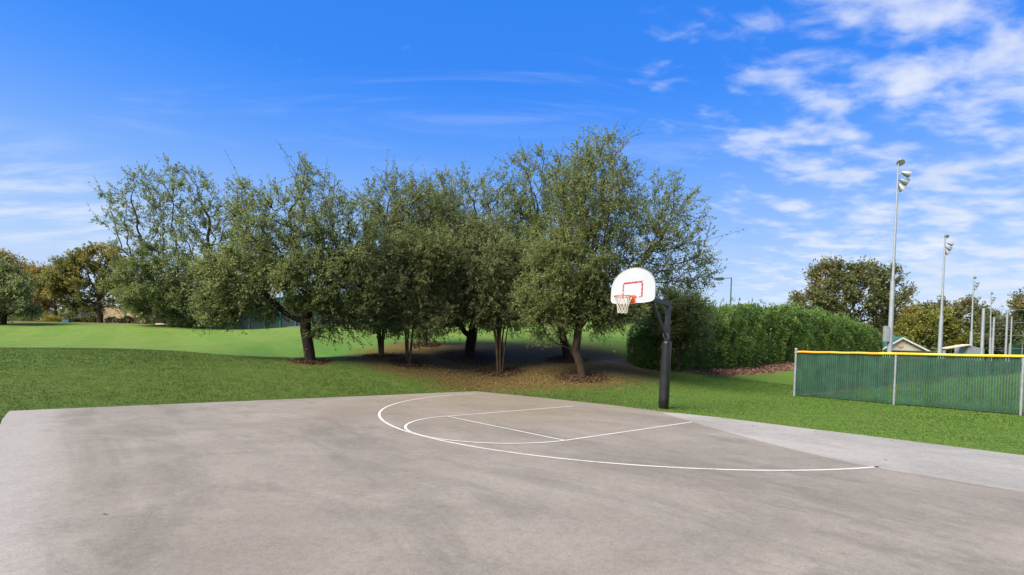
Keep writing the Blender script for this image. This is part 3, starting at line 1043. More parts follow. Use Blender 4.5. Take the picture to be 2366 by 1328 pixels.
def far_run():
    """the same field's side fence running away from the corner"""
    d = -CU
    root = thing('field_side_fence', (*fa, 0), 'dark slatted side fence running away behind the yellow-railed fence', 'fence')
    H = 1.72
    L = 96.0
    n = CV
    step = 3.2
    for i in range(1, int(L / step)):
        p = fa + d * (i * step)
        mb = MB(); mb.tube([(*p, -.05), (*p, H - .02)], .036, 8); mb.build('post', M['galv'], root)
    for i in range(int(L / step) - 1):
        mb = MB()
        pitch = .105 if i < 5 else .21
        wd = .085 if i < 5 else .18
        k = int(step / pitch)
        for j in range(k):
            p = fa + d * (i * step + .05 + (j + .5) * pitch) + n * .03
            if j * pitch > step - .1: continue
            mb.box((p[0], p[1], .06 + (H - .1) / 2), (wd, .004, H - .12), (*d, 0), (*n, 0))
        o = mb.build('slat', M['slat'], root); o['kind'] = 'stuff'
    mb = MB(); mb.tube([(*fa, H), (*(fa + d * L), H)], .03, 6); mb.build('top_rail', M['slat'], root)


far_run()


# ------------------------------------------------------------------ vegetation
def grow(chains, ells, n_att, step=.28, kill=.5, trop=(0, 0, .12), iters=140, seed=1):
    """space colonisation. chains: [(parent_index or None, [points])]; ells: [(centre, radii, weight, leafiness)]"""
    r = np.random.default_rng(seed)
    nodes, par = [], []
    for pi, pts in chains:
        prev = pi if pi is not None else -1
        last = nodes[pi] if pi is not None else None
        for p in pts:
            p = np.array(p, float)
            if last is not None:
                L = np.linalg.norm(p - last); k = max(1, int(L / step))
                for j in range(1, k + 1):
                    nodes.append(last + (p - last) * j / k); par.append(prev); prev = len(nodes) - 1
            else:
                nodes.append(p); par.append(-1); prev = len(nodes) - 1
            last = p
    wsum = sum(e[2] for e in ells)
    att, lf = [], []
    for c, rad, w_, leaf in ells:
        k = max(4, int(n_att * w_ / wsum))
        v = r.normal(size=(k, 3)); v /= np.linalg.norm(v, axis=1)[:, None]
        rr = r.uniform(.05, 1, k) ** (1 / 2.6)
        att.append(np.array(c) + v * rr[:, None] * np.array(rad) * r.uniform(.9, 1.12, (k, 1)))
        lf.append(np.full(k, leaf))
    att = np.concatenate(att); lf = np.concatenate(lf)
    N = np.array(nodes); nleaf = np.ones(len(N))
    alive = np.ones(len(att), bool)
    d = np.full(len(att), 1e9); ni = np.zeros(len(att), int)

    def upd(new, off):
        dd = np.linalg.norm(att[:, None] - new[None], axis=2)
        j = dd.argmin(1); m = dd[np.arange(len(att)), j]
        b = m < d
        d[b] = m[b]; ni[b] = j[b] + off
    upd(N, 0)
    trop = np.array(trop)
    Nl = [N]; tot = len(N); P = list(par); LF = [nleaf]
    allN = N
    seen = set()
    for it in range(iters):
        alive &= d > kill
        if not alive.any():
            break
        a = np.where(alive)[0]
        v = att[a] - allN[ni[a]]; v /= np.linalg.norm(v, axis=1)[:, None] + 1e-9
        u, inv = np.unique(ni[a], return_inverse=True)
        acc = np.zeros((len(u), 3)); np.add.at(acc, inv, v)
        lsum = np.zeros(len(u)); np.add.at(lsum, inv, lf[a]); cnt = np.bincount(inv)
        acc /= np.linalg.norm(acc, axis=1)[:, None] + 1e-9
        acc += trop + r.normal(0, .22, acc.shape)
        acc /= np.linalg.norm(acc, axis=1)[:, None] + 1e-9
        new = allN[u] + acc * step
        P += list(u); LF.append(lsum / cnt)
        off = len(allN)
        allN = np.concatenate([allN, new])
        upd(new, off)
        if len(allN) > 9000:
            break
    return allN, np.array(P), np.concatenate(LF)


def branch_mesh(N, P, r_tip, r_base, roots_n=1, expo=2.3, rmin=.0):
    n = len(N)
    acc = np.zeros(n); child = np.zeros(n, int)
    for i in range(n):
        if P[i] >= 0: child[P[i]] += 1
    order = range(n - 1, -1, -1)
    acc[child == 0] = 1.0
    best = np.full(n, -1); bv = np.zeros(n)
    for i in order:
        p = P[i]
        if p >= 0:
            acc[p] += acc[i]
            if acc[i] > bv[p]: bv[p] = acc[i]; best[p] = i
    rad = acc ** (1 / expo)
    mx = rad.max()
    rad = r_tip + (rad - 1) / (mx - 1) * (r_base - r_tip)
    verts, faces = [], []
    started = np.zeros(n, bool)
    vo = 0
    for i in range(n):
        if P[i] == -1 or best[P[i]] != i:
            ch = [] if P[i] == -1 else [P[i]]
            j = i
            while j != -1:
                ch.append(j); j = best[j]
            if len(ch) < 2: continue
            pts = N[ch]
            rr = rad[ch].copy()
            if P[i] != -1:
                rr[0] = min(rad[P[i]], rad[i] * 1.15)
            if rr[0] < rmin: continue
            k = 10 if rr[0] > .09 else (6 if rr[0] > .03 else (4 if rr[0] > .012 else 3))
            T = np.gradient(pts, axis=0); T /= np.linalg.norm(T, axis=1)[:, None] + 1e-9
            s = np.cross(T[0], (0.3, 1, .2)); s /= np.linalg.norm(s) + 1e-9
            ang = np.arange(k) * 2 * math.pi / k
            for q in range(len(pts)):
                s = s - T[q] * (s @ T[q]); s /= np.linalg.norm(s) + 1e-9
                u = np.cross(T[q], s)
                verts.append(pts[q] + (np.cos(ang)[:, None] * s + np.sin(ang)[:, None] * u) * rr[q])
            m = len(pts)
            b = vo + (np.arange(m - 1)[:, None] * k + np.arange(k)[None])
            b2 = vo + (np.arange(m - 1)[:, None] * k + (np.arange(k)[None] + 1) % k)
            faces.append(np.stack([b, b2, b2 + k, b + k], -1).reshape(-1, 4))
            vo += m * k
    return np.concatenate(verts), np.concatenate(faces), rad, child


def leaf_quads(base, axis_, length, width, r, flat=.5):
    n = len(base)
    nr = r.normal(size=(n, 3)); nr[:, 2] += flat * 1.6
    a = axis_ / (np.linalg.norm(axis_, axis=1)[:, None] + 1e-9)
    b = np.cross(a, nr); b /= np.linalg.norm(b, axis=1)[:, None] + 1e-9
    c = np.cross(b, a)
    L = length[:, None]; Wd = width[:, None]
    v = np.empty((n, 4, 3))
    v[:, 0] = base
    v[:, 1] = base + a * L * .5 + b * Wd * .5 + c * L * .06
    v[:, 2] = base + a * L
    v[:, 3] = base + a * L * .5 - b * Wd * .5 + c * L * .06
    return v.reshape(-1, 3), np.arange(n * 4).reshape(n, 4)


def make_tree(name, loc, chains, ells, n_att, n_leaf, leaf, mats, r_base, label, cat='tree', group=None, step=.28, kill=.5,
              trop=(0, 0, .12), seed=1, twig=(.28, .8), rt=.007, per=15, up=.35, rmin=0., spread=.03, wispy=.25, leaf_flat=.5, droop=0):
    r = np.random.default_rng(seed + 100)
    loc = np.array(loc, float)
    N, P, LF = grow(chains, ells, n_att, step, kill, trop, seed=seed)
    bv, bf, rad, child = branch_mesh(N, P, rt, r_base, rmin=rmin)
    root = thing(name, loc, label, cat, group)
    # flare at the foot
    # twigs and leaves
    zlow = min(e[0][2] - e[1][2] for e in ells) - .25
    cand = np.where((rad < max(rt * 4.2, .022)) & (N[:, 2] > zlow))[0]
    ctr = np.array([sum(e[0][i] * e[2] for e in ells) / sum(e[2] for e in ells) for i in range(3)])
    w_ = LF[cand] ** 1.35 * (1 + 1.2 * (child[cand] == 0))
    w_ = w_ / w_.sum()
    nt = max(10, n_leaf // per)
    ci = r.choice(cand, nt, p=w_)
    o = N[ci] + r.normal(0, spread, (nt, 3))
    pd = N[ci] - N[np.maximum(P[ci], 0)]; pd /= np.linalg.norm(pd, axis=1)[:, None] + 1e-9
    out = N[ci] - ctr; out /= np.linalg.norm(out, axis=1)[:, None] + 1e-9
    td = r.normal(0, .75, (nt, 3)) + pd * .7 + out * .45 + np.array([0, 0, up])
    td[:, 2] -= droop * r.uniform(0, 1, nt)
    td /= np.linalg.norm(td, axis=1)[:, None] + 1e-9
    tl = r.uniform(twig[0], twig[1], nt)
    lng = r.uniform(0, 1, nt) < wispy * (child[ci] == 0)
    tl = np.where(lng, tl * 1.9, tl)
    tip = o + td * tl[:, None]
    # twig slivers: three-sided, tapering to a point
    s = np.cross(td, r.normal(size=(nt, 3))); s /= np.linalg.norm(s, axis=1)[:, None] + 1e-9
    u = np.cross(td, s)
    tr_ = rt * 1.0
    ring = [s * tr_, -s * tr_ * .5 + u * tr_ * .87, -s * tr_ * .5 - u * tr_ * .87]
    tv = np.stack([N[ci] + q_ for q_ in ring] + [tip + q_ * .5 for q_ in ring], 1).reshape(-1, 3)
    q = np.arange(nt)[:, None] * 6
    tf = np.concatenate([q + [0, 1, 4, 3], q + [1, 2, 5, 4], q + [2, 0, 3, 5]])
    allv = np.concatenate([bv, tv]); allf = np.concatenate([bf, tf + len(bv)])
    me = mesh_trunk(allv - loc, allf, mats[0])
    t_o = bpy.data.objects.new('trunk', me); COL.objects.link(t_o); t_o.parent = root
    f = r.uniform(.12, 1.0, (nt, per)) ** .75
    dens_ = np.where(lng, .55, 1.0)
    keep = r.uniform(0, 1, (nt, per)) < dens_[:, None]
    base = o[:, None] + td[:, None] * (tl[:, None] * f)[..., None] + r.normal(0, spread * 1.25, (nt, per, 3))
    ax = td[:, None] * .8 + r.normal(0, .65, (nt, per, 3))
    base = base[keep]; ax = ax[keep]
    k = len(base)
    ln = leaf[0] * r.uniform(.65, 1.25, k); wd = leaf[1] * r.uniform(.7, 1.2, k)
    lv, lfc = leaf_quads(base - loc, ax, ln, wd, r, leaf_flat)
    me = mesh_np('crown', lv, lfc, mats[1])
    c_o = bpy.data.objects.new('crown', me); COL.objects.link(c_o); c_o.parent = root
    return root


def mesh_trunk(v, f, mat):
    """quads with some repeated last index become triangles"""
    tri = f[:, 2] == f[:, 3]
    me = bpy.data.meshes.new('trunk')
    q = f[~tri]; t = f[tri][:, :3]
    loops = np.concatenate([q.ravel(), t.ravel()]).astype(np.int32)
    starts = np.concatenate([np.arange(len(q)) * 4, len(q) * 4 + np.arange(len(t)) * 3]).astype(np.int32)
    me.vertices.add(len(v)); me.vertices.foreach_set('co', v.astype(np.float32).ravel())
    me.loops.add(len(loops)); me.loops.foreach_set('vertex_index', loops)
    me.polygons.add(len(starts)); me.polygons.foreach_set('loop_start', starts)
    me.polygons.foreach_set('use_smooth', np.ones(len(starts), bool))
    me.update(calc_edges=True)
    me.materials.append(mat)
    return me


def ell(px, py, rx, ry, D, w=1.0, leaf=1.0, rd=None):
    c = W(px, py, D)
    return (c, np.array([rx * mpp(D), (rd if rd is not None else min(rx, ry) * mpp(D)), ry * mpp(D)]), w, leaf)


def px_chain(D, pts):
    return [W(p[0], p[1], D + (p[2] if len(p) > 2 else 0)) for p in pts]


def chain_set(D, first, *branches, step=.28):
    """first polyline from the ground, further ones leaving it near a given pixel"""
    pts0 = px_chain(D, first)
    pts0[0] = pts0[0] - np.array([0, 0, .12])
    out = [(None, pts0)]
    # resample the same way as grow() to find branch node indices
    nodes = [pts0[0]]
    for a, b in zip(pts0[:-1], pts0[1:]):
        L = np.linalg.norm(b - a); k = max(1, int(L / step))
        for j in range(1, k + 1): nodes.append(a + (b - a) * j / k)
    n0 = len(nodes)
    for br in branches:
        pts = px_chain(D, br[1:])
        at = W(br[0][0], br[0][1], D)
        i = int(np.argmin([np.linalg.norm(q - at) for q in nodes[:n0]]))
        out.append((i, pts))
    return out


def stems(D, base, tops, seed=0, mid=.5, spread_px=10):
    """several stems from one foot"""
    r = np.random.default_rng(seed)
    out = []
    b = W(*base, D) - np.array([0, 0, .12])
    for i, (tx, ty, dd) in enumerate(tops):
        f = b + np.array([(tx - base[0]) * mpp(D) * .22, dd * .15, 0])
        m_ = W(base[0] + (tx - base[0]) * .45 + r.uniform(-3, 3), base[1] + (ty - base[1]) * mid, D + dd * .5)
        out.append((None, [f, m_, W(tx, ty, D + dd)]))
    return out


GROVE = 'trees of the grove behind the court'
OAKLEAF = (.095, .050)

# tall open tree on the rise, far left of the grove
D = 52
make_tree('oak_tree', tree_xy['a'], chain_set(D, [(398, 749), (400, 725), (404, 690), (410, 640)], [(402, 705), (360, 660), (330, 620)], [(405, 680), (450, 640), (480, 600)]),
          [ell(335, 520, 88, 120, D, 1.0, .48), ell(425, 475, 80, 95, D, .8, .55), ell(385, 655, 110, 85, D, 1.7, 1.7), ell(480, 570, 90, 115, D, 1.2, .7),
           ell(565, 540, 60, 115, D, .8, .5), ell(290, 480, 42, 70, D, .25, .35), ell(450, 698, 125, 52, D, 1.3, 1.9), ell(305, 660, 32, 70, D, .5, 1.3), ell(560, 660, 60, 60, D, .6, 1.2)],
          2300, 100000, (.20, .11), (M['bark_mid'], M['oak_dark']), .42, 'tall open-crowned oak, leftmost of the grove, sparse towards the sky', group=GROVE, seed=3, step=.5, kill=.85, twig=(.35, 1.1), rt=.012, wispy=.25, spread=.06)

# single-trunk oak by the crest
D = 20
make_tree('oak_tree', tree_xy['b'], chain_set(D, [(718, 834), (715, 815), (711, 790), (706, 762), (706, 742), (712, 715), (716, 660)],
                                              [(706, 748), (682, 735), (660, 724), (635, 700)], [(712, 715), (750, 690), (780, 660)]),
          [ell(735, 640, 130, 90, D, 1.7, 1.5), ell(720, 510, 100, 95, D, 1.2, .62), ell(712, 420, 50, 45, D, .3, .4), ell(560, 655, 95, 80, D, 1.2, 1.4), ell(625, 560, 95, 90, D, 1.0, .7),
           ell(810, 560, 52, 90, D, .7, .6), ell(825, 670, 52, 80, D, .9, 1.4), ell(580, 490, 55, 70, D, .45, .35), ell(660, 716, 165, 24, D, 1.2, 1.6), ell(805, 745, 55, 24, D, .45, 1.2), ell(520, 712, 65, 36, D, .6, 1.4)],
          2300, 98000, OAKLEAF, (M['bark'], M['oak']), .20, 'round oak with a dark forked trunk standing alone near the crest', group=GROVE, seed=5, kill=.42, step=.24, twig=(.26, .80))

# multi-stem crape myrtle-like tree left of the grove's middle
D = 23
make_tree('crape_myrtle', tree_xy['c'], stems(D, (880, 822), [(868, 745, -.2), (877, 735, .25), (886, 738, -.1), (894, 742, .2), (872, 738, .35)], 2),
          [ell(895, 600, 62, 120, D, 1.2, 1.0), ell(880, 708, 52, 56, D, 1.0, 1.5), ell(865, 490, 45, 70, D, .5, .5), ell(945, 490, 80, 70, D, .8, .6), ell(905, 440, 60, 32, D, .3, .35), ell(1010, 480, 50, 60, D, .5, .5)],
          1200, 46000, OAKLEAF, (M['bark_tan'], M['oak_dark']), .085, 'dark narrow tree with a bundle of upright stems right of the lone oak', group=GROVE, seed=8, kill=.42, step=.24, twig=(.26, .80))
D = 21.5
make_tree('crape_myrtle', tree_xy['d'], stems(D, (942, 838), [(933, 755, -.2), (943, 748, .2), (955, 752, 0), (938, 750, .3)], 4),
          [ell(955, 630, 68, 100, D, 1.3, 1.0), ell(925, 712, 52, 54, D, .9, 1.3), ell(990, 725, 45, 45, D, .6, .8), ell(995, 765, 32, 28, D, .25, .4), ell(1005, 590, 52, 60, D, .6, 1)],
          800, 34000, (.10, .05), (M['bark_tan'], M['myrtle']), .06, 'slender pale-leaved tree with thin stems and drooping twigs', group=GROVE, seed=9, kill=.40, step=.24, twig=(.26, .80), up=0, droop=.6)
D = 28
make_tree('oak_tree', tree_xy['e'], chain_set(D, [(983, 797), (982, 770), (984, 735), (986, 690)]),
          [ell(985, 600, 75, 105, D, 1.0, 1.0), ell(1010, 510, 55, 70, D, .5, .7), ell(960, 700, 45, 40, D, .4, 1.0)],
          700, 26000, (.11, .06), (M['bark_mid'], M['oak_dark']), .13, 'small tree at the back of the grove with thin single trunk in a mulch ring', group=GROVE, seed=12, kill=.5, step=.28)
D = 25.5
make_tree('oak_tree', tree_xy['f'], chain_set(D, [(1085, 826), (1086, 805), (1090, 780), (1096, 745), (1098, 700), (1100, 640)],
                                              [(1088, 790), (1072, 765), (1060, 740), (1040, 705), (1010, 670)], [(1096, 740), (1130, 700), (1160, 660)]),
          [ell(1080, 600, 130, 105, D, 1.8, 1.2), ell(1110, 490, 105, 82, D, 1.1, .62), ell(1060, 425, 42, 42, D, .2, .3), ell(1180, 560, 80, 120, D, 1.0, .95), ell(1035, 705, 105, 60, D, 1.2, 1.6), ell(1150, 712, 80, 52, D, 1.0, 1.5)],
          2000, 78000, (.105, .056), (M['bark'], M['oak']), .26, 'broad oak with a thick near-black V-forked trunk mid-grove', group=GROVE, seed=15, kill=.48, step=.28)
D = 23
make_tree('crape_myrtle', tree_xy['g'], stems(D, (1155, 860), [(1137, 735, -.3), (1148, 728, .2), (1158, 725, -.2), (1168, 730, .3), (1176, 738, 0), (1152, 740, .4)], 6, mid=.55),
          [ell(1120, 615, 95, 85, D, 1.3, 1.0), ell(1150, 702, 88, 52, D, 1.3, 1.4), ell(1045, 635, 72, 72, D, .8, 1.0), ell(1195, 645, 55, 80, D, .7, 1.0), ell(1090, 545, 70, 48, D, .5, .7)],
          1300, 58000, (.105, .052), (M['bark_tan'], M['oak_pale']), .060, 'tan multi-stemmed tree nearest the court corner, stems fanning upward', group=GROVE, seed=18, kill=.42, step=.24, up=.1, droop=.4)
D = 25
make_tree('oak_tree', tree_xy['h'], chain_set(D, [(1312, 832), (1306, 800), (1298, 770), (1292, 735), (1290, 690)], [(1300, 775), (1325, 735), (1335, 690)]),
          [ell(1270, 560, 105, 110, D, 1.2, .85), ell(1235, 430, 72, 80, D, .7, .5), ell(1320, 470, 90, 115, D, .9, .55), ell(1290, 675, 85, 62, D, .9, 1.3), ell(1215, 650, 65, 75, D, .7, 1.2)],
          1500, 50000, (.105, .056), (M['bark'], M['oak']), .19, 'oak standing behind the leaning twin-trunk tree in its own mulch ring', group=GROVE, seed=21, kill=.5, step=.28)
D = 21
make_tree('oak_tree', tree_xy['i'], chain_set(D, [(1347, 871), (1340, 840), (1330, 812), (1334, 780), (1338, 740), (1345, 690), (1360, 620)],
                                              [(1340, 842), (1325, 812), (1305, 785, .3), (1285, 765, .3), (1262, 735, .2)], [(1338, 740), (1390, 690), (1450, 640)], [(1330, 800), (1272, 786, -.2), (1262, 770, -.2)]),
          [ell(1375, 480, 105, 130, D, 1.6, .58), ell(1390, 375, 65, 65, D, .5, .38), ell(1470, 565, 120, 105, D, 1.4, .6), ell(1565, 560, 80, 120, D, .8, .34), ell(1595, 635, 62, 48, D, .5, .45),
           ell(1330, 620, 105, 85, D, 1.2, 1.2), ell(1285, 705, 90, 50, D, 1.0, 1.4), ell(1400, 690, 90, 60, D, 1.0, 1.3), ell(1540, 465, 55, 65, D, .35, .3), ell(1265, 755, 48, 26, D, .3, .9), ell(1380, 745, 60, 26, D, .4, .9)],
          2600, 98000, (.098, .050), (M['bark_mid'], M['oak']), .17, 'tallest tree, leaning twin trunk beside the hoop, crown thinning to the right', group=GROVE, seed=24, kill=.42, step=.25, twig=(.26, .80), wispy=.25)
D = 25.2
make_tree('oak_tree', tree_xy['j'] + np.array([0, -.6, -.05]), chain_set(D, [(1568, 860), (1567, 820), (1566, 780), (1572, 740)]),
          [ell(1575, 725, 52, 55, D, 1.0, 1.0), ell(1545, 720, 40, 50, D, .6, 1.0), ell(1590, 770, 40, 32, D, .6, .9), ell(1470, 700, 60, 35, D, .5, .8)],
          750, 32000, (.115, .055), (M['bark_mid'], M['oak']), .08, 'small feathery olive tree against the hedge behind the hoop pole', group=GROVE, seed=27, kill=.45, step=.26, up=.1, droop=.5)


# clipped hedge
def hedge():
    r = np.random.default_rng(5)
    A = np.array([W(*c) for c in HEDGE])
    seg = np.linalg.norm(np.diff(A[:, :2], axis=0), axis=1); cum = np.r_[0, np.cumsum(seg)]
    Lh = cum[-1]
    tops = [(1486, 735, 25.4), (1560, 722, 26), (1630, 712, 27.2), (1700, 708, 29), (1765, 706, 30.8), (1830, 709, 33), (1890, 717, 35.8), (1950, 730, 39), (2045, 764, 46)]
    ztop = np.array([W(*c)[2] for c in tops])
    th = 2.2
    root = thing('clipped_hedge', (*A[0, :2], A[0, 2]), 'long dense green hedge on a mulch bank behind the hoop', 'hedge')

    def frame(s):
        x = np.interp(s, cum, A[:, 0]); y = np.interp(s, cum, A[:, 1])
        e = .4
        dx = np.interp(np.minimum(s + e, Lh), cum, A[:, 0]) - np.interp(np.maximum(s - e, 0), cum, A[:, 0])
        dy = np.interp(np.minimum(s + e, Lh), cum, A[:, 1]) - np.interp(np.maximum(s - e, 0), cum, A[:, 1])
        l = np.hypot(dx, dy); dx /= l; dy /= l
        return x, y, dx, dy

    def bumpf(s, a):
        return (.15 * np.sin(s * .9 + 2 * np.sin(a * 2)) + .13 * np.sin(s * 2.3 + 1.3) * np.cos(a * 5.1 + s * .7) + .12 * np.sin(s * 3.9 + a * 7) * np.cos(a * 9 - s * 1.7)
                + .10 * np.sin(s * 6.7 + 2 * a) * np.sin(a * 15 + s * 2.1))

    def surf(s, a, sc):
        """a: 0 front foot .. pi back foot, rounded-box section"""
        x, y, dx, dy = frame(s)
        zt = np.interp(s, cum, ztop); zb = np.interp(s, cum, A[:, 2]) - .1
        endf = np.clip(np.minimum(s + .3, Lh + .3 - s) / 1.3, 0, 1) ** .5
        cx_ = np.cos(a); sx_ = np.sin(a)
        ex = np.sign(cx_) * np.abs(cx_) ** .45; ez = np.abs(sx_) ** .5
        bb = 1 + bumpf(s, a) * .55
        off = th / 2 - th / 2 * ex * sc * endf * bb
        z = zb + (zt - zb) * ez * sc * (.55 + .45 * endf) * (1 + .35 * bumpf(s * 1.3 + 3, a) * .3)
        # hang back a little at the foot
        nxv, nyv = -dy, dx
        return np.stack([x + nxv * off, y + nyv * off, z], -1)
    # dark closed core, put in to block light through the leaves
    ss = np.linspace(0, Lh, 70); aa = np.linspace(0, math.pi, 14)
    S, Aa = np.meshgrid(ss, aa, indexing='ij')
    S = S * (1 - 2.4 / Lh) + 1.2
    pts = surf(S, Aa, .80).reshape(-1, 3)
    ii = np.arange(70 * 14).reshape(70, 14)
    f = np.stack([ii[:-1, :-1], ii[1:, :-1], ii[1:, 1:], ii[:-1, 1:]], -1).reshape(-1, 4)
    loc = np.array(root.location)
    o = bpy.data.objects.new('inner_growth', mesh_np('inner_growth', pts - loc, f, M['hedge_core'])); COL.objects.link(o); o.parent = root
    n = 150000
    # nearer stretches need more leaves: weight by inverse distance
    s = r.uniform(0, 1, n) ** 1.35 * Lh
    hz = r.uniform(0, 1, n)
    a = np.where(r.uniform(0, 1, n) < .66, np.arcsin(np.clip(hz, 0, 1) ** 2), r.uniform(1.1, math.pi, n))   # even over the face's height
    sc = r.uniform(.86, 1.02, n) + .07 * np.abs(r.normal(size=n)) * (r.uniform(0, 1, n) < .15)
    # shoots in tufts
    cl = r.integers(0, n // 9, n)
    s = s[cl] + r.normal(0, .07, n); s = np.clip(s, 0, Lh); a = np.clip(a[cl] + r.normal(0, .035, n), 0, math.pi)
    sc = sc[cl] + r.normal(0, .012, n)
    sc = np.where((s < .9) | (s > Lh - .9), r.uniform(.15, 1.03, n), sc)      # closed ends
    p = surf(s, a, sc)
    p2 = surf(s, a, sc + .1)
    ax = (p2 - p); ax /= np.linalg.norm(ax, axis=1)[:, None] + 1e-9
    ax = ax * .8 + r.normal(0, .6, (n, 3)); ax[:, 2] += .35
    big = 1 + .35 * s / Lh
    v, fc = leaf_quads(p - loc, ax,   .108 * big * r.uniform(.6, 1.25, n), .060 * big * r.uniform(.7, 1.2, n), r, .3)
    o = bpy.data.objects.new('foliage', mesh_np('foliage', v, fc, M['hedge'])); COL.objects.link(o); o.parent = root


hedge()


# background trees
def bg_tree(name, px_base, py_base, D, crowns, mats, label, n_leaf, leaf, trunk_top, r_base=.3, n_att=260, seed=1, group='background trees', ground=True):
    base = W(px_base, py_base, D)
    if ground:
        base[2] = tz(base[0], base[1])
    top = W(*trunk_top, D)
    k = D / 30
    make_tree(name, base, [(None, [base - np.array([0, 0, .2]), base * .5 + top * .5 + np.array([.1, 0, 0]), top])], [ell(c[0], c[1], c[2], c[3], D, c[4] if len(c) > 4 else 1.0, c[5] if len(c) > 5 else 1.0) for c in crowns],
              n_att, n_leaf, leaf, mats, r_base, label, group=group, seed=seed, step=.28 * k, kill=.5 * k, twig=(.3 * k, .75 * k), rt=.010 * k, per=9, spread=.05 * k, wispy=0.0)


bg_tree('autumn_tree', 232, 746, 60, [(205, 630, 82, 45, 1.5, 1), (225, 600, 60, 32, .7, .9), (150, 660, 55, 38, 1, 1.1), (205, 690, 65, 32, 1, 1.2), (265, 660, 32, 52, .8, 1.1)], (M['bark_mid'], M['autumn']),
        'yellow-topped tree with dark trunk in front of the brick wall', 14000, (.30, .19), (229, 690), .28, seed=31)
bg_tree('autumn_tree', 128, 742, 68, [(120, 655, 42, 34, 1), (110, 690, 48, 26, 1), (95, 640, 28, 22, .5, .8)], (M['bark_tan'], M['rust']), 'small orange-leaved tree left of the yellow-topped tree', 7000, (.30, .19), (127, 700), .18, seed=33)
bg_tree('broad_tree', 8, 744, 52, [(5, 680, 75, 48, 1.3, 1.2), (-30, 650, 65, 50, 1, 1), (45, 705, 38, 30, .6, 1.1)], (M['bark'], M['oak_pale']), 'grey-green tree cut by the left edge of the photo', 12000, (.26, .15), (5, 705), .26, seed=35)
bg_tree('autumn_tree', -20, 744, 75, [(0, 625, 58, 42, 1), (40, 640, 35, 32, .6), (70, 670, 28, 24, .4)], (M['bark_mid'], M['rust']), 'orange-brown treetop behind the tree at the left edge', 9000, (.34, .2), (-10, 690), .26, seed=37)
bg_tree('shade_tree', 1960, 826, 75, [(1960, 690, 112, 52, 1.5, 1), (1930, 648, 62, 38, .8, .9), (2005, 645, 58, 36, .8, .9), (1880, 700, 45, 42, .7, .8), (2050, 690, 38, 48, .7, .9), (1990, 740, 85, 30, .8, .9)], (M['bark_mid'], M['olive']),
        'big round brown-green tree above the far end of the hedge', 22000, (.38, .24), (1960, 730), .5, n_att=420, seed=41, group='trees beyond the ball field')
bg_tree('shade_tree', 2145, 830, 100, [(2145, 765, 72, 38, 1.3), (2100, 785, 42, 26, .7), (2195, 785, 45, 26, .7), (2150, 735, 40, 20, .4)], (M['bark_mid'], M['lime']), 'domed yellow-green tree behind the cream gable', 13000, (.45, .3), (2145, 790), .4, seed=43, group='trees beyond the ball field')
bg_tree('shade_tree', 2215, 830, 130, [(2215, 735, 62, 32, 1.2, 1), (2150, 722, 55, 20, .8), (2260, 760, 38, 34, .8)], (M['bark_mid'], M['olive']), 'brownish tree behind the domed yellow-green tree', 12000, (.6, .4), (2215, 770), .5, seed=45, group='trees beyond the ball field')
bg_tree('shade_tree', 2300, 832, 120, [(2300, 775, 38, 30, 1), (2335, 765, 30, 24, .6), (2270, 790, 24, 24, .5)], (M['bark'], M['far']), 'dark tree behind the backstop poles', 9000, (.55, .35), (2300, 795), .4, seed=47, group='trees beyond the ball field')
bg_tree('shade_tree', 2400, 835, 95, [(2390, 715, 48, 32, 1.2), (2430, 740, 55, 42, 1)], (M['bark_mid'], M['olive']), 'brown-green tree cut by the right edge of the photo', 9000, (.42, .28), (2398, 770), .4, seed=49, group='trees beyond the ball field')
bg_tree('shade_tree', 2085, 830, 125, [(2085, 745, 40, 26, 1), (2060, 765, 40, 30, 1)], (M['bark_mid'], M['rust']), 'rusty tree peeking out behind the nearest light pole', 7000, (.55, .35), (2085, 780), .4, seed=51, group='trees beyond the ball field')


def shrub(px, py, D, rx, ry, mat, label, n=1600, leaf=(.18, .1), seed=1, name='shrub', group=None):
    r = np.random.default_rng(seed)
    c = W(px, py, D); z0 = tz(c[0], c[1])
    zt = W(px, py - ry, D)[2]
    w_ = rx * mpp(D); h = max(.4, zt - z0)
    root = thing(name, (c[0], c[1], z0), label, 'shrub', group)
    v = r.normal(size=(n, 3)); v /= np.linalg.norm(v, axis=1)[:, None]; v[:, 2] = np.abs(v[:, 2])
    bb = 1 + .18 * np.sin(v[:, 0] * 7 + seed) * np.cos(v[:, 1] * 6) + .12 * np.sin(v[:, 2] * 11 + v[:, 0] * 5)
    rr = r.uniform(.6, 1.0, n) ** .5 * bb
    p = v * rr[:, None] * np.array([w_, w_ * .7, h])
    ax = v + r.normal(0, .6, (n, 3))
    lv, lf_ = leaf_quads(p, ax, leaf[0] * r.uniform(.7, 1.2, n), leaf[1] * r.uniform(.7, 1.2, n), r)
    o = bpy.data.objects.new('foliage', mesh_np('foliage', lv, lf_, mat)); COL.objects.link(o); o.parent = root
    mb = MB()
    for k in range(5):
        a = k * 1.26 + seed
        mb.tube([(0, 0, -.05), (math.cos(a) * w_ * .3, math.sin(a) * w_ * .3, h * .4), (math.cos(a) * w_ * .6, math.sin(a) * w_ * .4, h * .8)], [.03, .022, .008], 4)
    me = bpy.data.meshes.new('stem'); me.from_pydata(mb.v, [], mb.f); me.materials.append(M['bark_mid'])
    o = bpy.data.objects.new('stem', me); COL.objects.link(o); o.parent = root
    return root


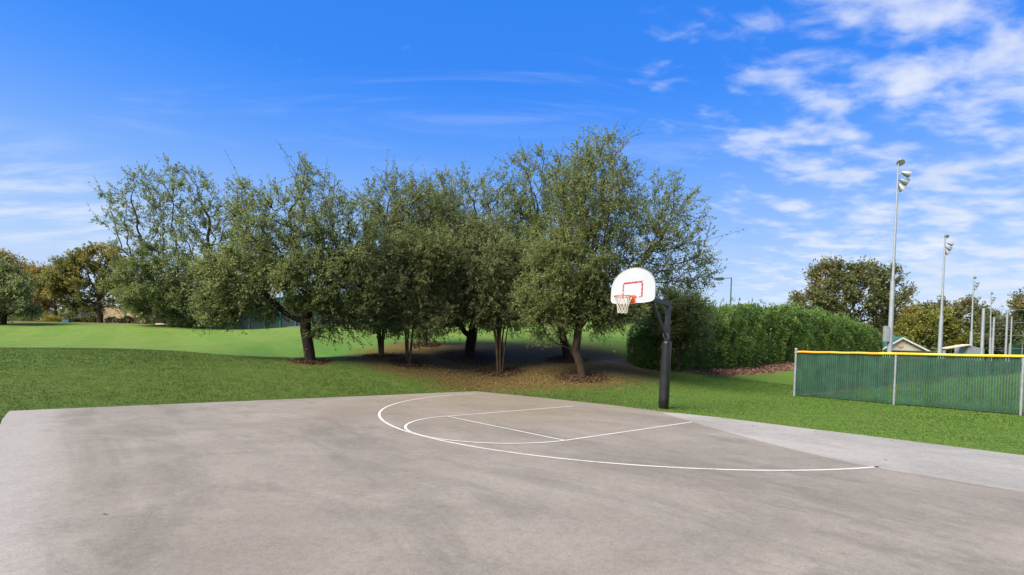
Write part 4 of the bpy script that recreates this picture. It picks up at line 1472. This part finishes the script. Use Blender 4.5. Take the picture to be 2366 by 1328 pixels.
shrub(122, 740, 62, 26, 11, M['gold'], 'golden shrub at the edge of the far left lawn', seed=2)
shrub(160, 738, 63, 18, 12, M['far'], 'dark shrub between the golden shrub and the stone pillar', seed=3)
for i, (px, w_, lb) in enumerate([(196, 13, 'dark shrub at the foot of the stone pillar'), (218, 12, 'dark shrub left of the yellow-topped tree trunk'), (262, 18, 'dark shrub right of the yellow-topped tree trunk'),
                                  (298, 16, 'dark shrub near the right end of the brick wall')]):
    shrub(px, 742, 64, w_, 9 + (i % 2) * 2, M['far'], lb, 1200, seed=5 + i, group='shrubs along the brick wall')
shrub(60, 738, 66, 34, 22, M['far'], 'dark low shrub under the trees at the far left', seed=12)
shrub(100, 736, 70, 22, 14, M['oak_dark'], 'green mounded shrub behind the golden shrub', seed=13)
shrub(463, 748, 57, 9, 16, M['gold'], 'small yellow-green shrub beside the low clipped hedge', 700, seed=14)
for i in range(3):
    shrub(492 + i * 19, 752, 58, 13, 15, M['far'], ['left end shrub of the low hedge left of the teal fence', 'middle shrub of the low hedge left of the teal fence', 'right end shrub of the low hedge, touching the teal fence'][i], 900, seed=16 + i, group='low hedge by the teal fence')
for i, (px, lb) in enumerate([(335, 'dark shrub under the tall open oak, left of its trunk'), (372, 'dark shrub under the tall open oak, beside its trunk')]):
    shrub(px, 745, 60, 22, 18, M['far'], lb, 1400, seed=22 + i)

# far-off woods closing the horizon
def far_wood(name, px0, px1, D, py_top, mat, label, n, seed, amp=8):
    r = np.random.default_rng(seed)
    u = r.uniform(0, 1, n)
    px = px0 + (px1 - px0) * u
    top = py_top + amp * np.sin(px * .031 + seed) + amp * .7 * np.sin(px * .083) + amp * .5 * np.sin(px * .21 + 2)
    x = (px - PPX) * mpp(D); dep = D + r.uniform(-6, 6, n)
    hz = np.array([W(a, b, D)[2] for a, b in zip(px[::1], top[::1])])
    z0 = tz(float(x.mean()), D) - .3
    z = z0 + (hz - z0) * np.sqrt(r.uniform(0, 1, n))
    p = np.stack([x, dep, z], -1)
    v, f = leaf_quads(p, r.normal(size=(n, 3)), np.full(n, .012 * D) * r.uniform(.6, 1.2, n), np.full(n, .008 * D) * r.uniform(.7, 1.2, n), r)
    o = link(name, mesh_np(name, v, f, mat))
    tag(o, label, 'trees', kind='stuff')


far_wood('distant_wood', -160, 545, 115, 722, M['far'], 'low dark belt of trees closing the view far left', 9000, 3)
far_wood('distant_wood', 2030, 2500, 175, 788, M['far'], 'low belt of trees far beyond the ball field', 8000, 6, 6)


# ------------------------------------------------------------------ light poles
def light_pole(px_b, px_t, py_t, D, wpx, label, heads=True):
    rb = wpx / 2 * mpp(D)
    top = W(px_t, py_t, D)
    b = W(px_b, 815, D); base = np.array([b[0], b[1], tz(b[0], b[1])])
    top[1] = base[1]
    root = thing('light_pole', base, label, 'light pole', 'floodlight poles along the ball field')
    H = top[2] - base[2]
    lo = base + (top - base) * .42
    mb = MB(); mb.tube([base - np.array([0, 0, .2]), lo], [rb * 1.08, rb * .9], 12); mb.build('pole', M['pole_grey'], root, smooth=True)
    mb = MB(); mb.tube([lo - (top - base) * .01, top], [rb * .62, rb * .34], 10); mb.build('upper_pole', M['pole_grey'], root, smooth=True)
    mb = MB()
    bx = base + (top - base) * (.16 if D < 50 else .13)
    sg = -1 if D < 50 else 1
    mb.box(bx + np.array([sg * (.19 + rb), -.05, 0]), (.32, .3, 1.2), (1, 0, 0)); mb.build('control_box', M['pole_grey'], root, bevel=.02)
    if heads:
        spots = [(.15, 0.0, .05, (-.3, -.6, -.75)), (.55, -.2, -.95, (.9, -.2, -.35)), (.62, .1, -1.45, (.9, -.1, -.4)), (.42, .1, -1.95, (.6, -.1, -.8))]
        for dx, dy, dz, aim in spots:
            c = top + np.array([dx, dy, dz]); a = np.array(aim, float); a /= np.linalg.norm(a)
            k = .27 if D < 50 else .24
            mb = MB()
            mb.tube([c - a * .42, c - a * .30, c - a * .1, c + a * .12, c + a * .2], [k * .22, k * .45, k * .74, k, k * 1.02], 14)
            h = mb.build('floodlight', M['galv'], root, smooth=True)
            mb = MB(); mb.tube([c + a * .16, c + a * .205], [k * .95, k * .95], 14); mb.build('lens', M['lens'], h)
            mb = MB(); mb.tube([top + np.array([0, 0, dz - .05]), c - a * .35], .035, 6); mb.build('bracket', M['pole_grey'], root)
    return root


light_pole(2055, 2076, 374, 40, 10, 'tallest floodlight pole, at the far end of the hedge')
light_pole(2171, 2184, 545, 62, 8.5, 'second floodlight pole, left of the low grey dugout')
light_pole(2243, 2250, 641, 92, 6.5, 'third floodlight pole, at the grey dugout')
light_pole(2289, 2290, 677, 111, 5, 'farthest floodlight pole, among the backstop poles')


def street_lamp():
    D = 56
    top = W(1690, 641, D); b = np.array([top[0], top[1], tz(top[0], top[1])])
    root = thing('street_lamp', b, 'dark green shoebox lamp on a thin pole rising behind the hedge', 'street lamp')
    mb = MB(); mb.tube([b - np.array([0, 0, .1]), top], [.09, .06], 8); mb.build('pole', M['lamp_dark'], root, smooth=True)
    e = W(1662, 642.5, D)
    mb = MB(); mb.tube([top - np.array([0, 0, .05]), e + np.array([.3, 0, .0])], .035, 6); mb.build('arm', M['lamp_dark'], root)
    mb = MB()
    mb.add([e + np.array(q) for q in [(-.5, -.25, -.12), (.5, -.25, -.16), (.5, .25, -.16), (-.5, .25, -.12), (-.42, -.2, .03), (.3, -.2, .10), (.3, .2, .10), (-.42, .2, .03)]],
           [(0, 3, 2, 1), (4, 5, 6, 7), (0, 1, 5, 4), (1, 2, 6, 5), (2, 3, 7, 6), (3, 0, 4, 7)])
    h = mb.build('lamp_head', M['lamp_dark'], root, bevel=.03)
    mb = MB()
    n = 9
    rows = []
    for i, (z, k) in enumerate([(-.14, 1.0), (-.22, .85), (-.26, .5)]):
        rows.append([(e[0] + .43 * k * math.cos(a), e[1] + .2 * k * math.sin(a), e[2] + z) for a in np.linspace(0, 2 * math.pi, 14, endpoint=False)])
    vs_ = [v for r_ in rows for v in r_]
    mb.add(vs_, [(i * 14 + k, i * 14 + (k + 1) % 14, (i + 1) * 14 + (k + 1) % 14, (i + 1) * 14 + k) for i in range(2) for k in range(14)] + [tuple(28 + k for k in range(14))])
    mb.build('diffuser', M['lens'], h, smooth=True)


street_lamp()


# ------------------------------------------------------------------ tall teal court fence on the rise
def tennis_fence():
    runs = [[(540, 761, 52), (700, 753, 52), (860, 745, 52.5), (1100, 738, 53), (1330, 738, 54), (1545, 740, 56)], [(1545, 740, 56), (1600, 760, 66), (1700, 790, 84)]]
    a0 = W(*runs[0][0])
    root = thing('court_enclosure_fence', a0, 'tall dark windscreen fence with bright teal posts across the rise', 'fence')
    H = 3.1
    pts = []
    for run in runs:
        A = np.array([W(*c) for c in run])
        cum = np.r_[0, np.cumsum(np.linalg.norm(np.diff(A[:, :2], axis=0), axis=1))]
        sp_ = 1.55 if run is runs[0] else 3.0
        k = int(cum[-1] / sp_)
        xy = [(np.interp(q, cum, A[:, 0]), np.interp(q, cum, A[:, 1])) for q in np.linspace(0, cum[-1], k + 1)]
        P3 = [np.array([x, y, tz(x, y)]) for x, y in xy]
        for i, p in enumerate(P3):
            mb = MB(); mb.tube([p - np.array([0, 0, .1]), p + np.array([0, 0, H])], .045, 6); mb.build('post', M['teal'], root)
            if i:
                q = P3[i - 1]
                nrm = np.array([-(p - q)[1], (p - q)[0], 0]); nrm /= np.linalg.norm(nrm); nrm *= .06
                if nrm[1] < 0: nrm = -nrm
                mb = MB()
                mb.add([q + nrm + (0, 0, .03), p + nrm + (0, 0, .03), p + nrm + (0, 0, H - .06), q + nrm + (0, 0, H - .06),
                        q + nrm * 1.1 + (0, 0, .03), p + nrm * 1.1 + (0, 0, .03), p + nrm * 1.1 + (0, 0, H - .06), q + nrm * 1.1 + (0, 0, H - .06)],
                       [(0, 1, 2, 3), (7, 6, 5, 4), (0, 4, 5, 1), (3, 2, 6, 7), (0, 3, 7, 4), (1, 5, 6, 2)])
                mb.build('windscreen', M['screen'], root)
                mb = MB(); mb.tube([q + np.array([0, 0, H - .02]), p + np.array([0, 0, H - .02])], .035, 6); mb.build('top_rail', M['teal'], root)


tennis_fence()


# ------------------------------------------------------------------ far left: brick wall, pillar, canopy, path
def brick_wall():
    D = 70
    a, b = W(176, 738, D), W(330, 740, D)
    z0 = min(tz(a[0], a[1]), tz(b[0], b[1])) - .3
    zt = W(176, 705, D)[2]
    root = thing('brick_building', (a[0], a[1], z0), 'low tan brick building with stone pillar behind the far left trees', 'building')
    mb = MB(); mb.box(((a[0] + b[0]) / 2 + .4, D + 2, (z0 + zt) / 2), (b[0] - a[0], 4, zt - z0)); mb.build('wall', M['brick'], root)
    mb = MB(); mb.box(((a[0] + b[0]) / 2 + .4, D + 2, zt + .06), (b[0] - a[0] + .3, 4.3, .12)); mb.build('coping', M['stone'], root)
    for px in (177, 190):
        p = W(px, 738, D)
        mb = MB(); mb.box((p[0], D - .25, (z0 + zt) / 2 - .1), (.42, .42, zt - z0 - .2)); pl = mb.build('pillar', M['stone'], root)
        mb = MB(); mb.box((p[0], D - .25, zt - .16), (.55, .55, .12)); mb.build('pillar_cap', M['stone'], pl)


brick_wall()


def canopy():
    D = 66
    c = W(470, 733, D); z0 = tz(c[0], D)
    ze = W(470, 738, D)[2]; zp = W(460, 722, D)[2]
    hw = 34 * mpp(D)
    root = thing('shade_canopy', (c[0], D, z0), 'teal fabric shade canopy on posts beyond the low hedge', 'canopy')
    mb = MB()
    x0, x1, y0, y1 = c[0] - hw * 1.3, c[0] + hw, D - 1.8, D + 2.2
    mb.add([(x0, y0, ze), (x1, y0, ze), (x1, y1, ze), (x0, y1, ze), (c[0] - hw * .4, D, zp), (c[0] - hw * .1, D, zp)], [(0, 1, 5, 4), (1, 2, 5), (2, 3, 4, 5), (3, 0, 4), (3, 2, 1, 0)])
    mb.build('fabric_roof', M['canopy'], root)
    for x in (x0 + .2, x1 - .2):
        for y in (y0 + .2, y1 - .2):
            mb = MB(); mb.tube([(x, y, tz(x, y) - .2), (x, y, ze)], .07, 8); mb.build('post', M['lamp_dark'], root)


canopy()


def on_ground_strip(name, pts, w_, mat, label):
    """path sheet draped a few mm over the terrain"""
    P = np.array([W(*p)[:2] for p in pts])
    Q = []
    for a, b in zip(P[:-1], P[1:]):
        for k in range(8): Q.append(a + (b - a) * k / 8)
    Q.append(P[-1]); Q = np.array(Q)
    T = np.gradient(Q, axis=0); T /= np.linalg.norm(T, axis=1)[:, None]
    N_ = np.c_[-T[:, 1], T[:, 0]] * w_ / 2
    A, B = Q + N_, Q - N_
    mb = MB(); n = len(Q)
    zz = np.maximum(terrain(A[:, 0], A[:, 1]), terrain(B[:, 0], B[:, 1])) + .06
    mb.add([(*p, z) for p, z in zip(A, zz)] + [(*p, z) for p, z in zip(B, zz)] + [(*p, z - .3) for p, z in zip(A, zz)] + [(*p, z - .3) for p, z in zip(B, zz)],
           [(i, i + 1, n + i + 1, n + i) for i in range(n - 1)] + [(i, 2 * n + i, 2 * n + i + 1, i + 1) for i in range(n - 1)] + [(n + i, n + i + 1, 3 * n + i + 1, 3 * n + i) for i in range(n - 1)])
    tag(mb.build(name, mat), label, kind='structure')


on_ground_strip('footpath', [(-40, 746, 58), (45, 743, 60), (140, 742, 63)], 1.6, M['path'], 'tan path crossing the far left lawn')
on_ground_strip('footpath', [(372, 745, 58), (400, 749, 56), (435, 754, 54)], 1.1, M['path'], 'tan path slanting down under the tall open oak')


def bollard():
    p = W(423, 748, 54.5); z = tz(p[0], p[1])
    root = thing('marker_post', (p[0], p[1], z), 'short pale marker post under the tall open oak', 'post')
    mb = MB(); mb.tube([(p[0], p[1], z - .1), (p[0], p[1], z + .75)], .13, 10); mb.build('shaft', M['stone'], root)
    mb = MB(); mb.tube([(p[0], p[1], z + .75), (p[0], p[1], z + .82), (p[0], p[1], z + .9)], [.16, .16, .04], 10); mb.build('cap', M['stone'], root)
    p = W(155, 745, 58); z = tz(p[0], p[1])
    root = thing('utility_box', (p[0], p[1], z), 'low teal utility box in front of the golden shrub', 'utility box')
    mb = MB(); mb.box((p[0], p[1], z + .16), (.75, .5, .36)); mb.build('housing', M['canopy'], root, bevel=.03)
    mb = MB(); mb.box((p[0], p[1], z + .36), (.82, .56, .05)); mb.build('lid', M['canopy'], root)


bollard()


# ------------------------------------------------------------------ far right: gabled building, dugout, backstop
def gable():
    D = 88
    l, r_, ap = W(2050, 812, D), W(2152, 812, D), W(2082, 779, D)
    zt = ap[2]
    ze = W(2050, 808, D)[2]
    z0 = 0
    x0, x1, xa = l[0], r_[0], ap[0]
    root = thing('gabled_building', (xa, D, 0), 'cream gabled building with green roof beyond the outfield', 'building')
    mb = MB()
    xl = xa - (x1 - xa) * .55
    mb.add([(xl, D, z0), (x1 - .6, D, z0), (x1 - .6, D, ze), (xa, D, zt - .15), (xl, D, ze + .4), (xl, D + 9, z0), (x1 - .6, D + 9, z0), (x1 - .6, D + 9, ze), (xa, D + 9, zt - .15), (xl, D + 9, ze + .4)],
           [(0, 1, 2, 3, 4), (9, 8, 7, 6, 5), (0, 5, 6, 1), (1, 6, 7, 2), (0, 4, 9, 5)])
    mb.build('wall', M['cream'], root)
    for q, s_ in (((xl - .5, ze + .2), 'l'), ((x1, ze - .25), 'r')):
        mb = MB()
        a, b = np.array([q[0], D - .4, q[1]]), np.array([xa, D - .4, zt])
        mb.add([a, b, b + (0, 10, 0), a + (0, 10, 0), a + (0, 0, .16), b + (0, 0, .16), b + (0, 10, .16), a + (0, 10, .16)], [(0, 1, 2, 3), (7, 6, 5, 4), (0, 4, 5, 1), (1, 5, 6, 2), (2, 6, 7, 3), (3, 7, 4, 0)])
        mb.build('roof', M['groof'], root)
        mb = MB()
        mb.add([a + (0, -.06, -.28), b + (0, -.06, -.28), b + (0, -.06, .0), a + (0, -.06, .0), a + (0, -.01, -.28), b + (0, -.01, -.28), b + (0, -.01, 0), a + (0, -.01, 0)], [(0, 1, 2, 3), (7, 6, 5, 4), (0, 4, 5, 1), (3, 2, 6, 7), (0, 3, 7, 4), (1, 5, 6, 2)])
        mb.build('barge_board', M['trim'], root)
    mb = MB(); mb.tube([(xa - .1, D - .05, zt - 1.35), (xa - .1, D - .12, zt - 1.35)], .42, 14); mb.build('round_vent', M['path'], root)
    mb = MB(); mb.box(((xl + x1) / 2, D - .5, ze - .12), (x1 - xl, .9, .14)); mb.build('eave', M['groof'], root)


gable()


def dugout():
    D = 78
    a, b = W(2236, 830, D), W(2274, 830, D)
    zt0, zt1 = W(2236, 797, D)[2], W(2274, 806, D)[2]
    root = thing('dugout', (a[0], D, 0), 'low grey panelled dugout with sloping top at the ball field', 'dugout')
    mb = MB()
    n = 6
    for i in range(n):
        x0, x1 = a[0] + (b[0] - a[0]) * i / n, a[0] + (b[0] - a[0]) * (i + 1) / n - .02
        za, zb = zt0 + (zt1 - zt0) * i / n, zt0 + (zt1 - zt0) * (i + 1) / n
        m_ = MB(); m_.add([(x0, D, .02), (x1, D, .02), (x1, D, zb), (x0, D, za), (x0, D + 2.4, .02), (x1, D + 2.4, .02), (x1, D + 2.4, zb), (x0, D + 2.4, za)],
                          [(0, 1, 2, 3), (7, 6, 5, 4), (0, 4, 5, 1), (3, 2, 6, 7), (0, 3, 7, 4), (1, 5, 6, 2)])
        m_.build('panel', M['pole_grey'], root)
    c, d = W(2184, 805, D), W(2240, 796, D)
    mb.beam((c[0], D + .5, c[2]), (d[0], D + .5, d[2]), 1.6, .14); mb.build('lean_to_roof', M['stone'], root)
    mb = MB(); mb.tube([(c[0] + .2, D + .3, 0), (c[0] + .2, D + .3, c[2])], .06, 6); mb.build('roof_post', M['pole_grey'], root)


dugout()


def backstop():
    D = 72
    root = thing('backstop', (*W(2300, 830, D)[:2], 0), 'tall backstop of grey poles and thin netting cables at the ball field', 'backstop')
    spots = [(2273, 712, 72, .22), (2297, 733, 80, .16), (2328, 716, 74, .15), (2338, 731, 82, .12), (2400, 712, 72, .15)]
    tops = []
    for px, py, d, r_ in spots:
        t = W(px, py, d); tops.append(t)
        mb = MB(); mb.tube([(t[0], t[1], -.1), t], [r_, r_ * .8], 8); mb.build('pole', M['pole_grey'], root, smooth=True)
    for i, j in ((0, 2), (2, 4), (1, 3)):
        for f in (1.0, .80, .60, .40):
            p, q = tops[i] * np.array([1, 1, f]), tops[j] * np.array([1, 1, f])
            mb = MB(); mb.tube([p, (p + q) / 2 - np.array([0, 0, .08]), q], .014 if f < 1 else .022, 4); mb.build('cable', M['galv'], root)


backstop()

# windscreen beyond the backstop at the right edge
def right_screen():
    D = 98
    a, b = W(2330, 830, D), W(2480, 836, D)
    root = thing('windscreen_panel', (a[0], D, 0), 'green windscreen fence behind the backstop at the right edge', 'fence')
    n = 5
    for i in range(n):
        x0, x1 = a[0] + (b[0] - a[0]) * i / n, a[0] + (b[0] - a[0]) * (i + 1) / n
        mb = MB(); mb.box(((x0 + x1) / 2, D, 2.6), (x1 - x0 - .1, .05, 5.0)); mb.build('windscreen', M['slat'], root)
        mb = MB(); mb.tube([(x0, D - .05, 0), (x0, D - .05, 5.2)], .06, 6); mb.build('post', M['pole_grey'], root)


right_screen()


# ------------------------------------------------------------------ mulch chips round the trees and below the hedge
def chips_mass():
    r = np.random.default_rng(77)
    P = []
    for k, p in tree_xy.items():
        if k in 'aj': continue
        n = 900
        rad = {'b': .8, 'f': 1.6, 'g': 1.1, 'h': 1.1, 'i': 1.15}.get(k, .8)
        a = r.uniform(0, 2 * math.pi, n); q = rad * np.sqrt(r.uniform(0, 1, n)) * r.uniform(.8, 1.15, n)
        P.append(np.c_[p[0] + q * np.cos(a), p[1] + q * np.sin(a)])
    P = np.concatenate(P); z = terrain(P[:, 0], P[:, 1])
    n = len(P)
    ax = r.normal(size=(n, 3)); ax[:, 2] *= .35
    v, f = leaf_quads(np.c_[P, z + .012 + r.uniform(0, .03, n)], ax, r.uniform(.05, .14, n), r.uniform(.02, .05, n), r, 1.2)
    tag(link('tree_mulch', mesh_np('tree_mulch', v, f, M_MULCH)), 'dark bark mulch ringed around the grove trunks', 'mulch', kind='stuff')
    n = 9000
    cum = np.r_[0, np.cumsum(np.linalg.norm(np.diff(hedge_xy, axis=0), axis=1))]
    s = r.uniform(.8, 13.5, n)
    x = np.interp(s, cum, hedge_xy[:, 0]); y = np.interp(s, cum, hedge_xy[:, 1])
    d_ = hedge_xy[5] - hedge_xy[1]; d_ /= np.linalg.norm(d_); nn = np.array([d_[1], -d_[0]])
    off = r.uniform(-.5, 1.05, n) * np.clip((s + 1) / 4, .4, 1) + .15 * np.sin(s * 3)
    P = np.c_[x + nn[0] * off, y + nn[1] * off]; z = terrain(P[:, 0], P[:, 1])
    ax = r.normal(size=(n, 3)); ax[:, 2] *= .35
    v, f = leaf_quads(np.c_[P, z + .012 + r.uniform(0, .035, n)], ax, r.uniform(.06, .17, n), r.uniform(.025, .06, n), r, 1.2)
    tag(link('hedge_mulch', mesh_np('hedge_mulch', v, f, M_CHIP)), 'reddish wood-chip mulch below the hedge', 'mulch', kind='stuff')
    # litter of dry leaves and thatch under the grove
    n = 9000
    x = r.uniform(-7, 6.5, n); y = 21.3 + r.normal(0, 1.5, n)
    k = (court_dist(x, y) > .1) & (r.uniform(0, 1, n) < np.exp(-((x + .3) / 4.6) ** 4))
    x, y = x[k], y[k]; n = len(x)
    ax = r.normal(size=(n, 3)); ax[:, 2] *= .3
    v, f = leaf_quads(np.c_[x, y, terrain(x, y) + .02 + r.uniform(0, .03, n)], ax, r.uniform(.04, .09, n), r.uniform(.015, .035, n), r, 1.0)
    tag(link('leaf_litter', mesh_np('leaf_litter', v, f, M_LITTER)), 'brown dry leaf litter scattered under the grove', 'leaf litter', kind='stuff')


def mat_bits(name, cols):
    m, t = new_mat(name)
    rnd = t.n('ShaderNodeNewGeometry').outputs['Random Per Island']
    col = t.mix(t.ramp(rnd, 0, .6, smooth=False), cols[0], cols[1])
    col = t.mix(t.ramp(rnd, .75, 1.0, smooth=False), col, cols[2])
    p = t.n('ShaderNodeBsdfPrincipled', inp={'Base Color': col, 'Roughness': .9, 'Specular IOR Level': .2})
    finish(t, p.outputs[0])
    return m


M_MULCH = mat_bits('bark_mulch', [(.028, .016, .008), (.085, .05, .026), (.16, .10, .055)])
M_CHIP = mat_bits('wood_chip', [(.09, .045, .03), (.22, .13, .09), (.34, .23, .17)])
M_LITTER = mat_bits('dry_leaf', [(.05, .03, .014), (.14, .09, .045), (.24, .17, .09)])
chips_mass()


# ------------------------------------------------------------------ grass blades on the near lawns
def grass():
    r = np.random.default_rng(9)
    n = 640000
    x = r.uniform(-26, 22, n); y = -3 + 29 * np.sqrt(r.uniform(0, 1, n)) ** .95
    cd = court_dist(x, y)
    keep = cd > -.015
    # denser right beside the slab
    z = zones(x, y)
    keep &= r.uniform(0, 1, n) > np.clip(z['bare'] * .95 + (z['mulch'] > .5) * 1 + (z['chips'] > .5) * 1, 0, 1)
    keep &= z['sunlit'] < .5
    x, y = x[keep], y[keep]
    # fringe along the slab edge
    m = 26000
    half = m // 2
    s = np.r_[r.uniform(0, SL, half), np.zeros(half)]
    t = np.r_[r.uniform(-.09, .012, half) + .07 * np.maximum(0, np.sin(s[:half] * 5.3) * np.sin(s[:half] * 23 + 1)), r.uniform(0, 15.5, half)]
    s[half:] = np.interp(t[half:], _es[:, 1], _es[:, 0]) - r.uniform(-.012, .09, half) + .07 * np.maximum(0, np.sin(t[half:] * 4.7) * np.sin(t[half:] * 21 + 2))
    q = CO + s[:, None] * CU + t[:, None] * CV
    x = np.r_[x, q[:, 0]]; y = np.r_[y, q[:, 1]]
    n = len(x)
    dist = np.hypot(x, y)
    h = r.uniform(.014, .032, n) * (1 + .35 * np.sin(x * .9) * np.cos(y * 1.1))
    w_ = .0045 + .00055 * dist
    a = r.uniform(0, 2 * math.pi, n)
    ln = r.normal(0, .022, (n, 2))
    z0 = terrain(x, y) - .004
    v = np.empty((n, 3, 3))
    v[:, 0] = np.c_[x - np.cos(a) * w_, y - np.sin(a) * w_, z0]
    v[:, 1] = np.c_[x + np.cos(a) * w_, y + np.sin(a) * w_, z0]
    v[:, 2] = np.c_[x + ln[:, 0], y + ln[:, 1], z0 + h]
    me = mesh_np('lawn_grass', v.reshape(-1, 3), np.arange(n * 3).reshape(n, 3), M['grass'])
    lw = np.repeat(zones(x, y)['lawn'], 3)
    at = me.attributes.new('lawn', 'FLOAT', 'POINT'); at.data.foreach_set('value', lw.astype(np.float32))
    tag(link('lawn_grass', me), 'short mown grass around the concrete court', 'grass', kind='stuff')


grass()


# ------------------------------------------------------------------ a few fallen leaves on the slab
LEAF_LABELS = ['dry brown leaf on the open concrete at lower left', 'tiny leaf inside the three-point arc near the far court corner', 'tiny leaf inside the painted lane', 'tiny leaf near the grass edge of the pale strip, towards the right',
               'tiny leaf in the middle of the pale strip, above the arc end', 'tiny leaf on the pale strip near the grass, right of the hoop', 'tiny leaf at the narrow start of the pale strip by the hoop']


def fallen_leaves():
    spots = [(236, 1188), (1115, 934), (1352, 978), (2058, 1018), (2042, 1063), (1880, 998), (1742, 985)]
    r = np.random.default_rng(4)
    for i, (px, py) in enumerate(spots):
        p = G(px, py, TOP)
        a = r.uniform(0, 6.28); L = r.uniform(.035, .065)
        out = [(0, -.02, .0), (.25, .18, .10), (.55, .26, .16), (.8, .16, .10), (1.0, 0, .22), (.8, -.18, .14), (.5, -.24, .2), (.25, -.15, .08)]
        mb = MB()
        rot = lambda x, y: (x * math.cos(a) - y * math.sin(a), x * math.sin(a) + y * math.cos(a))
        vs_ = [(p[0] + rot(x * L, y * L)[0], p[1] + rot(x * L, y * L)[1], TOP + .008 + z * L) for x, y, z in out] + [(p[0] + rot(.5 * L, 0)[0], p[1] + rot(.5 * L, 0)[1], TOP + .009)]
        mb.add(vs_, [(k, (k + 1) % 8, 8) for k in range(8)])
        tag(mb.build('fallen_leaf', M_LITTER), LEAF_LABELS[i], 'leaf', 'dry leaves fallen on the court')


fallen_leaves()
